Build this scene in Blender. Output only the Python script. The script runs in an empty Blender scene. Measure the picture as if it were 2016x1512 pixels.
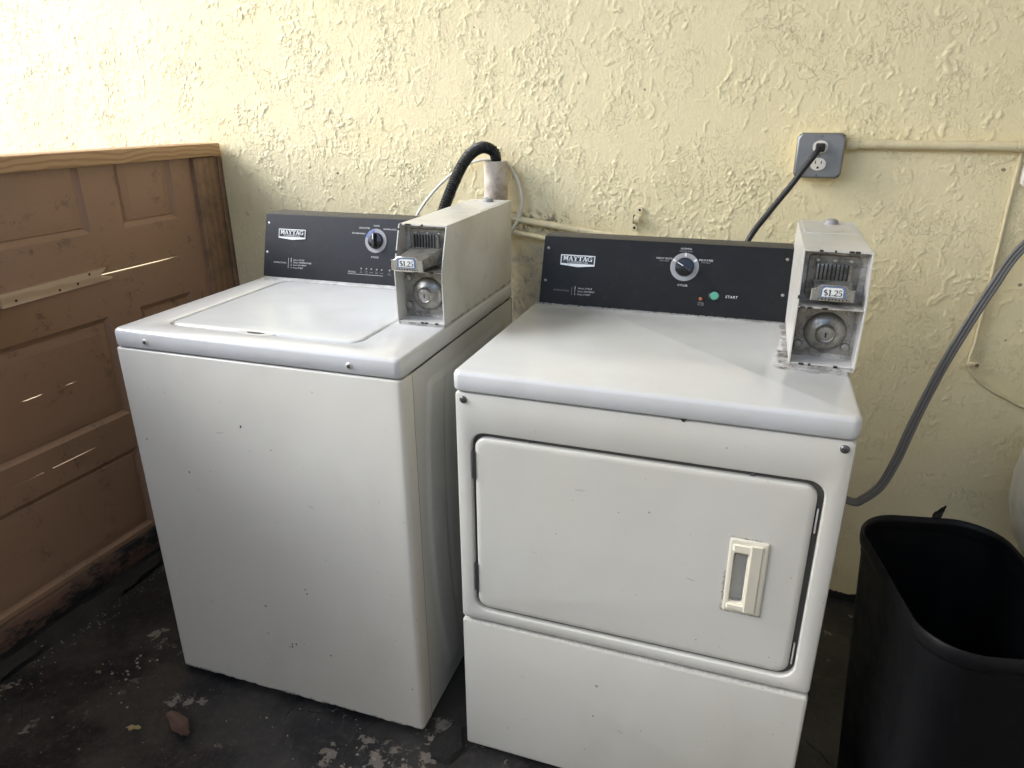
import bpy, bmesh, math, random
import numpy as np
from mathutils import Vector, Matrix
R = math.radians
random.seed(7); rng = np.random.default_rng(11)
sc = bpy.context.scene
col = sc.collection

# ------------------------------------------------------------------ camera, sky, sun, exposure
cam = bpy.data.cameras.new('camera'); cam_o = bpy.data.objects.new('camera', cam); col.objects.link(cam_o)
cam.sensor_width = 36.0; cam.lens = 24.885; cam.clip_start = 0.02; cam.clip_end = 500
cam_o.location = (1.0190, -1.9495, 1.3593); cam_o.rotation_euler = (1.1989, 0.0036, 0.3604)
sc.camera = cam_o
SUN_DIR = Vector((0.75, 0.25, -0.58)).normalized()          # the way the light travels
SUN_EL = math.asin(-SUN_DIR.z); SUN_AZ = math.atan2(-SUN_DIR.x, -SUN_DIR.y)
world = bpy.data.worlds.new('World'); sc.world = world; world.use_nodes = True
wt = world.node_tree; bg = wt.nodes['Background']
sky = wt.nodes.new('ShaderNodeTexSky'); sky.sky_type = 'NISHITA'; sky.sun_disc = False
sky.sun_elevation = SUN_EL; sky.sun_rotation = SUN_AZ; sky.air_density = 1.0; sky.dust_density = 2.0; sky.ozone_density = 1.0
hs = wt.nodes.new('ShaderNodeHueSaturation'); hs.inputs['Saturation'].default_value = 1.0
wt.links.new(sky.outputs[0], hs.inputs['Color']); wt.links.new(hs.outputs[0], bg.inputs['Color'])
bg.inputs['Strength'].default_value = 0.15
sun = bpy.data.lights.new('sun', 'SUN'); sun.energy = 0.85; sun.angle = R(24); sun.color = (0.78, 0.89, 1.0)
sun_o = bpy.data.objects.new('sun', sun); col.objects.link(sun_o)
sun_o.rotation_euler = SUN_DIR.to_track_quat('-Z', 'Y').to_euler(); sun_o.location = (-6, -3, 6)
sc.view_settings.view_transform = 'Standard'; sc.view_settings.look = 'None'
sc.view_settings.exposure = 1.84; sc.view_settings.gamma = 1.0; sc.view_settings.use_curve_mapping = False
sc.render.engine = 'CYCLES'; sc.cycles.use_denoising = True
sc.cycles.max_bounces = 8; sc.cycles.diffuse_bounces = 5; sc.cycles.glossy_bounces = 4
sc.cycles.sample_clamp_indirect = 8.0

# ------------------------------------------------------------------ materials
class NT:
    def __init__(s, name):
        s.m = bpy.data.materials.new(name); s.m.use_nodes = True; s.t = s.m.node_tree; s.b = s.t.nodes['Principled BSDF']
        s.co = s.t.nodes.new('ShaderNodeTexCoord').outputs['Object']
    def n(s, typ, props=None, **ins):
        nd = s.t.nodes.new('ShaderNode' + typ)
        for k, v in (props or {}).items(): setattr(nd, k, v)
        for k, v in ins.items():
            key = int(k[1:]) if k[0] == 'i' and k[1:].isdigit() else k.replace('_', ' ')
            s.set(nd.inputs[key], v)
        return nd
    def set(s, sock, v):
        if isinstance(v, bpy.types.NodeSocket): s.t.links.new(v, sock)
        else: sock.default_value = v
    def out(s, **kw):
        for k, v in kw.items(): s.set(s.b.inputs[k.replace('_', ' ')], v)
        return s.m
    def noise(s, scale, detail=4, rough=.55, co=None, dist=0.0):
        return s.n('TexNoise', None, Vector=co or s.co, Scale=scale, Detail=detail, Roughness=rough, Distortion=dist).outputs['Fac']
    def map(s, v, a, b, c=0.0, d=1.0, interp='SMOOTHSTEP'):
        nd = s.n('MapRange', {'interpolation_type': interp}, Value=v); nd.inputs[1].default_value = a; nd.inputs[2].default_value = b
        nd.inputs[3].default_value = c; nd.inputs[4].default_value = d; return nd.outputs[0]
    def math(s, op, a, b=0.0, c=0.0):
        nd = s.n('Math', {'operation': op}); s.set(nd.inputs[0], a); s.set(nd.inputs[1], b); s.set(nd.inputs[2], c); return nd.outputs[0]
    def mix(s, f, a, b):
        nd = s.n('Mix', {'data_type': 'RGBA'}); s.set(nd.inputs[0], f)
        s.set(nd.inputs[6], a if isinstance(a, bpy.types.NodeSocket) else (*a, 1)); s.set(nd.inputs[7], b if isinstance(b, bpy.types.NodeSocket) else (*b, 1))
        return nd.outputs[2]
    def scl(s, sx, sy, sz, loc=(0, 0, 0), rot=(0, 0, 0)):
        nd = s.n('Mapping', None, Vector=s.co); nd.inputs['Scale'].default_value = (sx, sy, sz)
        nd.inputs['Location'].default_value = loc; nd.inputs['Rotation'].default_value = rot; return nd.outputs[0]
    def xyz(s):
        return s.n('SeparateXYZ', None, Vector=s.co).outputs
    def bump(s, h, dist, strength=1.0, normal=None):
        nd = s.n('Bump', None, Height=h, Distance=dist, Strength=strength)
        if normal is not None: s.set(nd.inputs['Normal'], normal)
        return nd.outputs[0]
    def specks(s, scale, thr, gate, co=None):
        v = s.n('TexVoronoi', {'feature': 'F1'}, Vector=co or s.co, Scale=scale, Randomness=1.0)
        c = s.n('SeparateColor', None, Color=v.outputs['Color']).outputs[0]
        r = s.math('MULTIPLY', s.map(c, gate, 1.0, 0.3, 1.0, 'LINEAR'), thr)
        wob = s.math('MULTIPLY_ADD', s.noise(scale * 4, 2), thr * .9, thr * -.45)
        d = s.math('LESS_THAN', s.math('ADD', v.outputs['Distance'], wob), r)
        return s.math('MULTIPLY', d, s.math('GREATER_THAN', c, gate))
def plain(name, c, rough=.5, metal=0.0, var=.12, scale=30, bump=0.0):
    t = NT(name); f = t.noise(scale, 3)
    lo = tuple(x * (1 - var) for x in c); hi = tuple(min(1, x * (1 + var)) for x in c)
    t.out(Base_Color=t.mix(f, lo, hi), Roughness=t.map(f, .2, .8, rough * .85, min(1, rough * 1.15)), Metallic=metal)
    if bump: t.out(Normal=t.bump(t.noise(scale * 6, 3), bump))
    return t.m
def enamel(name, base=(.605, .597, .545), spk=True, grime=None, rust=.94, gl=(.29, .40)):
    t = NT(name)
    big = t.map(t.noise(3.2, 4), .35, .75)
    c = t.mix(t.math('MULTIPLY', big, .35), base, (base[0] * .95, base[1] * .92, base[2] * .83))
    rg = t.map(t.noise(14, 4), .3, .8, *gl)
    smu = t.map(t.noise(5.5, 6, .62, t.scl(1, 1, .5)), .48, .78); c = t.mix(t.math('MULTIPLY', smu, .20), c, (.44, .41, .34))
    if spk:
        a = t.specks(24, .085, .74); c = t.mix(t.math('MULTIPLY', a, .70), c, (.22, .13, .065))
        b = t.specks(70, .13, .90); c = t.mix(t.math('MULTIPLY', b, .6), c, (.22, .18, .13))
        scr = t.math('MULTIPLY', t.map(t.noise(60, 2, .5, t.scl(.22, 1, 1, rot=(.3, .9, .4))), .735, .76), t.map(t.noise(5, 2), .5, .62))
        c = t.mix(t.math('MULTIPLY', scr, .35), c, (.28, .26, .22))
        fine = t.map(t.noise(220, 2), .68, .76); c = t.mix(t.math('MULTIPLY', fine, .10), c, (.3, .27, .22))
    if grime:
        g = None
        x, y, z = t.xyz()
        for (x0, x1, y0, y1, z0, z1, w, amt) in grime:
            dd = None
            for ax, lo, hi in ((x, x0, x1), (y, y0, y1), (z, z0, z1)):
                e = t.math('MAXIMUM', t.math('MAXIMUM', t.math('SUBTRACT', lo, ax), t.math('SUBTRACT', ax, hi)), 0.0)
                e = t.math('MULTIPLY', e, e); dd = e if dd is None else t.math('ADD', dd, e)
            dd = t.math('SQRT', dd)
            f = t.map(t.math('ADD', dd, t.math('MULTIPLY_ADD', t.noise(.55 / w, 6, .7), w * 3.6, -w * 1.5)), 0.0, w, amt, 0.0); f = t.math('MULTIPLY', f, t.map(t.noise(.16 / w, 4, .7), .38, .60))
            g = f if g is None else t.math('MAXIMUM', g, f)
        c = t.mix(g, c, (.085, .072, .055)); rg = t.math('MULTIPLY_ADD', g, .4, rg)
    return t.out(Base_Color=c, Roughness=rg, Specular_IOR_Level=.5, Normal=t.bump(t.noise(4.5, 2), .004, 1.0, t.bump(t.noise(700, 2), .00006)))

MAT = {}
MAT['enamel'] = enamel('white_enamel')
MAT['enamel_side'] = enamel('white_enamel_side', (.62, .62, .59))
MAT['enamel_washer'] = enamel('white_enamel_washer_front', (.63, .615, .56), grime=[(.0, .684, -.1, .1, .0, .018, .006, .9)])
MAT['enamel_dlow'] = enamel('white_enamel_dryer_low', (.605, .595, .54), grime=[(.02, .64, -.1, .1, .3605, .37, .0014, .3), (.0, .68, -.1, .1, .0, .019, .005, .8)])
MAT['enamel_door'] = enamel('white_enamel_door', (.605, .595, .54), grime=[(.5065, .510, -.1, .1, .517, .600, .0030, .85), (.509, .575, -.1, .1, .516, .5195, .0026, .8), (.51, .56, -.1, .1, .6695, .672, .0022, .8)])
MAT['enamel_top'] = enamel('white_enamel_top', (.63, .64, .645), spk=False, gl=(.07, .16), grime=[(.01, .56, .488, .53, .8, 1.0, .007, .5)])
MAT['enamel_lid'] = enamel('white_enamel_lid', (.58, .60, .615), spk=False, gl=(.07, .16))
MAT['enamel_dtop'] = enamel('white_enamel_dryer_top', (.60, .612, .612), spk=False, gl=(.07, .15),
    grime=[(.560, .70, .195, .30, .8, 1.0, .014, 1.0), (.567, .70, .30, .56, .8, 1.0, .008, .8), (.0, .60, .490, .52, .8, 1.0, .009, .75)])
MAT['ivory'] = plain('ivory_plastic', (.74, .70, .57), .38, 0, .06, 12)
def coinbox():
    t = NT('scuffed_white_box')
    base = t.mix(t.map(t.noise(7, 5), .3, .75), (.68, .68, .66), (.56, .55, .50))
    chips = t.specks(55, .22, .90)
    c = t.mix(t.math('MULTIPLY', chips, .8), base, (.035, .033, .03))
    dirt = t.map(t.noise(18, 8, .75), .52, .78); c = t.mix(t.math('MULTIPLY', dirt, .30), c, (.20, .17, .13))
    return t.out(Base_Color=c, Roughness=t.map(dirt, 0, 1, .29, .5))
MAT['coinbox'] = coinbox()
def coinin():
    t = NT('dirty_white_interior')
    dirt = t.map(t.noise(30, 8, .75), .36, .66)
    return t.out(Base_Color=t.mix(t.math('MULTIPLY', dirt, .8), (.62, .60, .55), (.10, .085, .07)), Roughness=.45)
MAT['coinin'] = coinin()
MAT['black_edge'] = plain('bare_edge_and_shade_black', (.02, .02, .02), .5)
MAT['chrome'] = plain('brushed_steel', (.50, .49, .46), .28, .75, .15, 60)
def grimy_metal(name, base, dark, rough, metal):
    t = NT(name); d = t.map(t.noise(45, 8, .75), .42, .66)
    return t.out(Base_Color=t.mix(t.math('MULTIPLY', d, .85), base, dark), Roughness=t.map(d, 0, 1, rough, rough + .2), Metallic=metal)
MAT['dullmetal'] = grimy_metal('dull_zinc', (.34, .33, .30), (.10, .09, .075), .32, .55)
MAT['dome'] = grimy_metal('worn_lock_dome', (.34, .33, .30), (.16, .15, .13), .30, .85)
MAT['screwhead'] = plain('grey_screw_steel', (.16, .16, .16), .38, .8, .2, 80)
MAT['galv'] = plain('galvanised_plate', (.26, .27, .28), .42, .55, .18, 25, .0002)
def console(name, c):
    t = NT(name); dust = t.map(t.noise(40, 6, .7), .50, .80)
    return t.out(Base_Color=t.mix(t.math('MULTIPLY', dust, .06), c, (.2, .19, .17)), Roughness=t.map(t.noise(9, 3), .3, .7, .34, .46), Specular_IOR_Level=.32, Normal=t.bump(t.noise(900, 2), .00005))
MAT['console'] = console('charcoal_console', (.0115, .012, .0145))
MAT['console_black'] = console('black_console', (.0115, .0112, .0105)); MAT['console_black'].node_tree.nodes['Principled BSDF'].inputs['Specular IOR Level'].default_value = .2
MAT['console_top'] = plain('dusty_charcoal', (.055, .053, .050), .55, 0, .25, 40)
MAT['knob'] = plain('gloss_black_knob', (.010, .010, .011), .16)
MAT['ring'] = plain('grey_dial_ring', (.30, .30, .31), .4)
MAT['ring_blue'] = plain('blue_dial_arc', (.13, .17, .42), .4)
MAT['print'] = plain('white_print', (.72, .72, .72), .5, 0, .03)
MAT['print_dim'] = plain('grey_print', (.30, .30, .31), .5, 0, .05)
MAT['badge'] = plain('silver_badge', (.78, .77, .73), .3, .2, .04)
MAT['badge_dark'] = plain('badge_field', (.010, .010, .014), .3)
MAT['green'] = plain('green_button', (.09, .33, .22), .35)
MAT['amber'] = plain('amber_lens', (.30, .11, .04), .25)
MAT['paper'] = plain('price_paper', (.82, .82, .78), .5, 0, .04)
MAT['blue_paper'] = plain('blue_label', (.14, .20, .32), .4, 0, .1)
MAT['ink'] = plain('black_ink', (.012, .012, .014), .5)
MAT['rubber'] = plain('black_rubber', (.013, .013, .014), .48, 0, .2, 60)
MAT['gap_shade'] = plain('grey_gap_shade', (.075, .073, .068), .6, 0, .2, 40)  # tone for the shade painted into the dryer door gap
MAT['cord_grey'] = plain('grey_cord', (.155, .152, .146), .42, 0, .15, 50)
MAT['outlet'] = plain('white_outlet', (.76, .74, .68), .3, 0, .05)
MAT['tube_white'] = plain('milky_tube', (.72, .70, .64), .3, 0, .08)
def pvc(name, base, stain, amt):
    t = NT(name); f = t.map(t.noise(22, 8, .72), .42, .70); g = t.map(t.noise(60, 5, .7), .62, .75)
    c = t.mix(t.math('MULTIPLY', f, amt), base, stain); c = t.mix(t.math('MULTIPLY', g, .6), c, (.10, .09, .08))
    return t.out(Base_Color=c, Roughness=.5, Normal=t.bump(f, .0008))
MAT['pvc'] = pvc('stained_pvc', (.66, .60, .52), (.36, .25, .18), .9)
YEL = (.80, .708, .430)
MAT['pipe_yellow'] = pvc('painted_pipe', (.70, .62, .40), (.50, .43, .27), .5)
MAT['bin'] = plain('black_bin_plastic', (.0030, .0032, .0040), .46, 0, .2, 25, .00015)
MAT['bin'].node_tree.nodes['Principled BSDF'].inputs['Specular IOR Level'].default_value = .22
MAT['leaf_brown'] = plain('dry_leaf', (.15, .085, .062), .6, 0, .35, 45, .001)
MAT['leaf_yellow'] = plain('yellow_leaf', (.36, .29, .13), .55, 0, .2, 60)
MAT['leaf_dark'] = plain('dark_leaf', (.020, .018, .015), .5, 0, .3, 60)
MAT['rock'] = plain('grimy_stone', (.026, .025, .023), .9, 0, .5, 40, .006)
MAT['tank'] = pvc('white_enamel_vessel', (.72, .70, .64), (.50, .46, .36), .4)
MAT['chip'] = plain('pale_debris', (.33, .30, .25), .8, 0, .4, 90)

def stucco():
    t = NT('yellow_stucco'); x, y, z = t.xyz()
    big = t.map(t.noise(1.6, 4), .3, .7)
    c = t.mix(big, YEL, (YEL[0] * 1.04, YEL[1] * 1.045, YEL[2] * 1.12))
    c = t.mix(t.math('MULTIPLY', t.map(t.noise(9, 8, .7), .50, .8), .18), c, (.47, .38, .22))
    spots = t.math('MULTIPLY', t.specks(34, .16, .94), t.map(t.noise(4, 2), .42, .58)); c = t.mix(t.math('MULTIPLY', spots, .8), c, (.10, .08, .055))
    # bare, grimy render low down behind the machines, and black paint along the foot of the wall
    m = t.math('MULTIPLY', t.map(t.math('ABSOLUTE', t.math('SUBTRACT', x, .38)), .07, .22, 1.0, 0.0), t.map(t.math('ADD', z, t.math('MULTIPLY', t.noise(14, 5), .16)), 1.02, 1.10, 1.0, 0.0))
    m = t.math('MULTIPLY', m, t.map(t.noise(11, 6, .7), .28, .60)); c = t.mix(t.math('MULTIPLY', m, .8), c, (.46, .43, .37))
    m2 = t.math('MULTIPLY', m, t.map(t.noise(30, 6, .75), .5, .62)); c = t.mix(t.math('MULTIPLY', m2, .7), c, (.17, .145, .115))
    gx = t.map(t.math('ABSOLUTE', t.math('SUBTRACT', x, -.63)), .04, .14, 1.0, 0.0)
    m3 = t.math('MULTIPLY', t.math('MULTIPLY', gx, t.map(z, 1.15, 1.3, 1.0, 0.0)), t.map(t.noise(40, 7, .75), .60, .68)); c = t.mix(t.math('MULTIPLY', m3, .75), c, (.10, .085, .06))
    px = t.map(t.math('ABSOLUTE', t.math('SUBTRACT', x, .36)), .06, .13, 1.0, 0.0); pz = t.map(t.math('ABSOLUTE', t.math('SUBTRACT', z, 1.055)), .012, .045, 1.0, 0.0)
    m4 = t.math('MULTIPLY', t.math('MULTIPLY', px, pz), t.map(t.noise(55, 7, .75), .48, .58)); c = t.mix(t.math('MULTIPLY', m4, .8), c, (.10, .085, .065))
    dr = t.math('MULTIPLY', t.map(t.noise(16, 5, .65, t.scl(1, 1, .12)), .56, .72), t.map(t.noise(2.0, 3), .40, .65)); c = t.mix(t.math('MULTIPLY', dr, .20), c, (.50, .42, .27))
    ft = t.map(t.math('ADD', z, t.math('MULTIPLY', t.noise(26, 6, .7, t.scl(1, 1, .35)), .05)), .050, .054, 1.0, 0.0)
    c = t.mix(ft, c, (.016, .016, .017))
    fine = t.noise(170, 5, .65)
    flk = t.math('MULTIPLY', t.map(t.noise(85, 4, .6, t.scl(1, 1, .7), 1.2), .53, .60), t.map(t.noise(7, 3), .46, .58))
    return t.out(Base_Color=c, Roughness=t.map(fine, .3, .7, .40, .56), Specular_IOR_Level=.5, Normal=t.bump(flk, .0012, .9, t.bump(t.math('ADD', fine, t.math('MULTIPLY', t.noise(90, 3), .8)), .0014, .9)))
MAT['stucco'] = stucco()
def timber(name, light, dark, axis, paint=None, paint_amt=0.0, gs=1.0):
    t = NT(name); s = [1.0, 1.0, 1.0]; s[axis] = .045
    warp = t.noise(3.0, 3)
    v = t.scl(*s); off = t.n('VectorMath', {'operation': 'ADD'}, i0=v, i1=t.n('CombineXYZ', None, X=t.math('MULTIPLY', warp, .05), Y=t.math('MULTIPLY', warp, .03), Z=t.math('MULTIPLY', warp, .06)).outputs[0]).outputs[0]
    w = t.n('TexWave', {'wave_type': 'RINGS', 'rings_direction': 'XYZ'[axis]}, Vector=off, Scale=22 * gs, Distortion=3.5, Detail=3, Detail_Scale=1.5).outputs['Fac']
    c = t.mix(t.map(w, .35, .95), light, dark)
    fib = t.noise(120, 3, .6, t.scl(*[1 if i != axis else .03 for i in range(3)])); c = t.mix(t.math('MULTIPLY', t.map(fib, .45, .75), .35), c, dark)
    if paint: c = t.mix(t.math('MULTIPLY', t.map(t.noise(12, 8, .75), .43, .60), paint_amt), c, paint)
    return t.out(Base_Color=c, Roughness=.62, Normal=t.bump(fib, .0006))
MAT['pine'] = timber('pine_top', (.46, .30, .17), (.34, .20, .105), 1)
MAT['post_wood'] = timber('stained_post', (.27, .165, .10), (.22, .13, .08), 2, (.075, .055, .042), .45, .5)
MAT['batten'] = timber('nailed_batten', (.56, .43, .31), (.46, .33, .22), 1, None, 0, .4)
def doorpaint():
    t = NT('brown_door_paint')
    c = t.mix(t.noise(2.5, 4), (.295, .178, .118), (.345, .215, .145))
    grime = t.map(t.noise(13, 9, .78), .54, .68); c = t.mix(t.math('MULTIPLY', grime, .60), c, (.075, .055, .045))
    pale = t.specks(60, .12, .955); c = t.mix(t.math('MULTIPLY', pale, .6), c, (.42, .34, .27))
    g = t.noise(90, 4, .6, t.scl(1, .05, 1))
    return t.out(Base_Color=c, Roughness=t.map(grime, 0, 1, .46, .7), Normal=t.bump(t.math('ADD', g, t.noise(50, 4)), .0005))
MAT['door'] = doorpaint()
def sillpaint():
    t = NT('worn_sill'); f = t.map(t.noise(16, 8, .75, t.scl(1, .4, 1)), .46, .56)
    return t.out(Base_Color=t.mix(f, (.17, .10, .075), (.022, .022, .024)), Roughness=.6, Normal=t.bump(f, .002))
MAT['sill'] = sillpaint()
def basepaint():
    t = NT('black_tar_paint'); f = t.specks(70, .2, .92, t.scl(1, .4, 1))
    return t.out(Base_Color=t.mix(f, (.012, .012, .014), (.20, .19, .18)), Roughness=.42, Normal=t.bump(t.noise(60, 6, .7, t.scl(1, .4, 1)), .006))
MAT['base'] = basepaint()
def floorpaint():
    t = NT('worn_black_floor'); x, y, z = t.xyz()
    big = t.map(t.noise(3.4, 5, .6), .40, .58)
    c = t.mix(big, (.014, .014, .016), (.046, .043, .040))
    dust = t.map(t.noise(38, 9, .78), .48, .74); c = t.mix(t.math('MULTIPLY', dust, .55), c, (.125, .108, .092)); st = t.map(t.noise(75, 8, .8, t.scl(1, .6, 1)), .52, .70); c = t.mix(t.math('MULTIPLY', st, .35), c, (.16, .145, .125))
    warp = t.n('VectorMath', {'operation': 'ADD'}, i0=t.co, i1=t.n('VectorMath', {'operation': 'SCALE'}, i0=t.n('TexNoise', None, Vector=t.co, Scale=24, Detail=5).outputs['Color'], Scale=.05).outputs[0]).outputs[0]
    bare = t.math('MULTIPLY', t.map(t.noise(15, 7, .66, warp), .635, .65), t.map(t.noise(2.6, 3), .44, .56))
    for px_, py_, pr_ in ((-.470, -.820, .034), (-.425, -.845, .022), (-.209, -.975, .024), (-.235, -.992, .028), (-.172, -.970, .018), (.207, -.983, .030), (.215, -1.012, .022), (.314, -.967, .040), (.347, -.926, .034), (.422, -.922, .036), (.380, -.962, .032), (.412, -.815, .030), (.405, -.870, .026), (.27, -.93, .02), (.30, -1.02, .03)):
        ddx = t.math('SUBTRACT', x, px_); ddy = t.math('SUBTRACT', y, py_); dd = t.math('SQRT', t.math('ADD', t.math('MULTIPLY', ddx, ddx), t.math('MULTIPLY', ddy, ddy)))
        bare = t.math('MAXIMUM', bare, t.map(t.math('ADD', dd, t.math('MULTIPLY_ADD', t.noise(42, 7, .72, warp), .16, -.085)), pr_ * .38 - .004, pr_ * .38, 1.0, 0.0))
    pc = t.mix(t.noise(70, 5), (.11, .095, .078), (.37, .33, .27)); c = t.mix(bare, c, pc)
    fl = t.math('MULTIPLY', t.map(t.noise(120, 3, .6, warp), .70, .715), t.map(t.noise(5, 4), .46, .58)); c = t.mix(fl, c, (.30, .27, .23))
    crk = t.n('TexVoronoi', {'feature': 'DISTANCE_TO_EDGE'}, Vector=warp, Scale=2.3).outputs['Distance']
    ck = t.map(crk, .0, .005, 1.0, 0.0); ck = t.math('MULTIPLY', ck, t.map(t.noise(4, 3), .46, .60)); c = t.mix(t.math('MULTIPLY', ck, .6), c, (.006, .006, .006))
    h = t.math('ADD', t.math('MULTIPLY', t.noise(45, 7, .7), .5), t.math('MULTIPLY', bare, -.5)); h = t.math('SUBTRACT', h, t.math('MULTIPLY', ck, .9))
    return t.out(Base_Color=c, Roughness=t.map(t.math('ADD', dust, bare), 0, 1, .36, .75), Normal=t.bump(h, .003))
MAT['floor'] = floorpaint()
MAT['yard'] = plain('pale_concrete', (.46, .43, .38), .85, 0, .2, 2, .002)
MAT['added_roof'] = plain('added_roof_cream', (.70, .665, .59), .6, 0, .06, 4)
MAT['added_facing'] = plain('added_facing_pale', (.72, .695, .63), .6, 0, .06, 4)
MAT['added_side'] = plain('added_side_grey', (.32, .30, .26), .7, 0, .15, 4)

# ------------------------------------------------------------------ mesh helpers
def finish(o, mat, parent=None, smooth=32):
    me = o.data
    if mat is not None: me.materials.append(MAT[mat] if isinstance(mat, str) else mat)
    if smooth:
        me.shade_smooth(); me.set_sharp_from_angle(angle=R(smooth))
    col.objects.link(o)
    if parent is not None: o.parent = parent
    return o
def obj(name, bm, mat, parent=None, smooth=32):
    bmesh.ops.recalc_face_normals(bm, faces=bm.faces[:])
    me = bpy.data.meshes.new(name); bm.to_mesh(me); bm.free()
    return finish(bpy.data.objects.new(name, me), mat, parent, smooth)
def tag(o, label=None, cat=None, group=None, kind=None):
    for k, v in (('label', label), ('category', cat), ('group', group), ('kind', kind)):
        if v: o[k] = v
    return o
def thing(name, label, cat, loc=(0, 0, 0), rz=0.0, group=None):
    o = bpy.data.objects.new(name, None); o.empty_display_size = .1; o.location = loc; o.rotation_euler = (0, 0, rz)
    col.objects.link(o); return tag(o, label, cat, group)
def box(x0, x1, y0, y1, z0, z1, bev=0.0, seg=2, bm=None):
    b = bm or bmesh.new()
    r = bmesh.ops.create_cube(b, size=1.0, matrix=Matrix.Translation(((x0 + x1) / 2, (y0 + y1) / 2, (z0 + z1) / 2)) @ Matrix.Diagonal((x1 - x0, y1 - y0, z1 - z0, 1)))
    if bev:
        es = list({e for v in r['verts'] for e in v.link_edges}); bmesh.ops.bevel(b, geom=es, offset=bev, segments=seg, profile=.5, affect='EDGES')
    return b
def rr(x0, x1, y0, y1, r, n=6):
    out = []
    for cx, cy, a0 in ((x1 - r, y1 - r, 0), (x0 + r, y1 - r, 90), (x0 + r, y0 + r, 180), (x1 - r, y0 + r, 270)):
        for i in range(n + 1):
            a = R(a0 + 90 * i / n); out.append((cx + r * math.cos(a), cy + r * math.sin(a)))
    return out
def loft(loops, cap0=True, cap1=True, bm=None, closed=True):
    b = bm or bmesh.new(); vs = [[b.verts.new(p) for p in l] for l in loops]; n = len(loops[0])
    for A, B in zip(vs, vs[1:]):
        for i in range(n if closed else n - 1):
            j = (i + 1) % n
            try: b.faces.new((A[i], A[j], B[j], B[i]))
            except ValueError: pass
    if cap0: b.faces.new(vs[0][::-1])
    if cap1: b.faces.new(vs[-1])
    return b
def lz(l, z): return [(x, y, z) for x, y in l]
def ly(l, y): return [(x, y, z) for x, z in l]
def prism(poly, axis, a, b, bm=None):
    f = {0: lambda p, t: (t, p[0], p[1]), 1: lambda p, t: (p[0], t, p[1]), 2: lambda p, t: (p[0], p[1], t)}[axis]
    return loft([[f(p, a) for p in poly], [f(p, b) for p in poly]], bm=bm)
def spline(pts, n=8):
    P = [Vector(p) for p in pts]; P = [2 * P[0] - P[1]] + P + [2 * P[-1] - P[-2]]; out = []
    for i in range(1, len(P) - 2):
        a, b, c, d = P[i - 1:i + 3]
        for k in range(n):
            t = k / n; out.append(.5 * ((2 * b) + (c - a) * t + (2 * a - 5 * b + 4 * c - d) * t * t + (3 * b - a - 3 * c + d) * t ** 3))
    return out + [P[-2]]
def tube(path, r, n=12, bm=None, caps=True):
    path = [Vector(p) for p in path]; m = len(path); rad = r if isinstance(r, (list, tuple)) else [r] * m
    t0 = (path[1] - path[0]).normalized(); u = t0.orthogonal().normalized(); loops = []
    for i in range(m):
        t = (path[min(i + 1, m - 1)] - path[max(i - 1, 0)]).normalized()
        u = (u - t * u.dot(t)).normalized(); w = t.cross(u)
        loops.append([path[i] + (u * math.cos(2 * math.pi * k / n) + w * math.sin(2 * math.pi * k / n)) * rad[i] for k in range(n)])
    return loft(loops, caps, caps, bm)
def lathe(prof, axis_m=Matrix.Identity(4), n=24, bm=None, cap0=True, cap1=True):
    return loft([[axis_m @ Vector((r * math.cos(2 * math.pi * k / n), r * math.sin(2 * math.pi * k / n), z)) for k in range(n)] for r, z in prof], cap0, cap1, bm)
def frame(o, ex, ey):
    ex = Vector(ex).normalized(); ey = Vector(ey).normalized(); ez = ex.cross(ey)
    m = Matrix((ex, ey, ez)).transposed().to_4x4(); m.translation = Vector(o); return m
def polys(name, polylist, M, mat, parent, thick=.0004):
    b = bmesh.new()
    for p in polylist:
        lo = [M @ Vector((x, y, 0)) for x, y in p]; hi = [M @ Vector((x, y, thick)) for x, y in p]
        loft([lo, hi], bm=b)
    return obj(name, b, mat, parent, 0)
def text(s, x0, x1, yc, M, mat, parent, name='lettering', lift=.0004, hmax=None, shear=0.0):
    cu = bpy.data.curves.new('text', 'FONT'); cu.body = s; cu.size = 1.0; cu.shear = shear; cu.resolution_u = 2; cu.space_character = 1.08
    to = bpy.data.objects.new('text', cu); col.objects.link(to)
    me = bpy.data.meshes.new_from_object(to.evaluated_get(bpy.context.evaluated_depsgraph_get()))
    bpy.data.objects.remove(to); bpy.data.curves.remove(cu)
    xs = [v.co.x for v in me.vertices]; ys = [v.co.y for v in me.vertices]; k = (x1 - x0) / (max(xs) - min(xs))
    ky = k if hmax is None else hmax / (max(ys) - min(ys)); ym = (max(ys) + min(ys)) / 2; xm = min(xs)
    for v in me.vertices: v.co = M @ Vector((x0 + (v.co.x - xm) * k, yc + (v.co.y - ym) * ky, lift))
    me.name = name
    return finish(bpy.data.objects.new(name, me), mat, parent, 0)
def disc_screw(name, M, r, h, mat, parent, slot=True):
    b = lathe([(r * .2, -.002), (r, -.002), (r, h * .25), (r * .92, h * .6), (r * .7, h * .9), (r * .3, h)], M, 16)
    if slot:
        for a, c in ((r * .5, r * .12), (r * .12, r * .5)):
            lo = [(-a, -c), (a, -c), (a, c), (-a, c)]
            loft([[M @ Vector((x, y, h * .5)) for x, y in lo], [M @ Vector((x, y, h * 1.12)) for x, y in lo]], bm=b)
    return obj(name, b, mat, parent)

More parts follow.
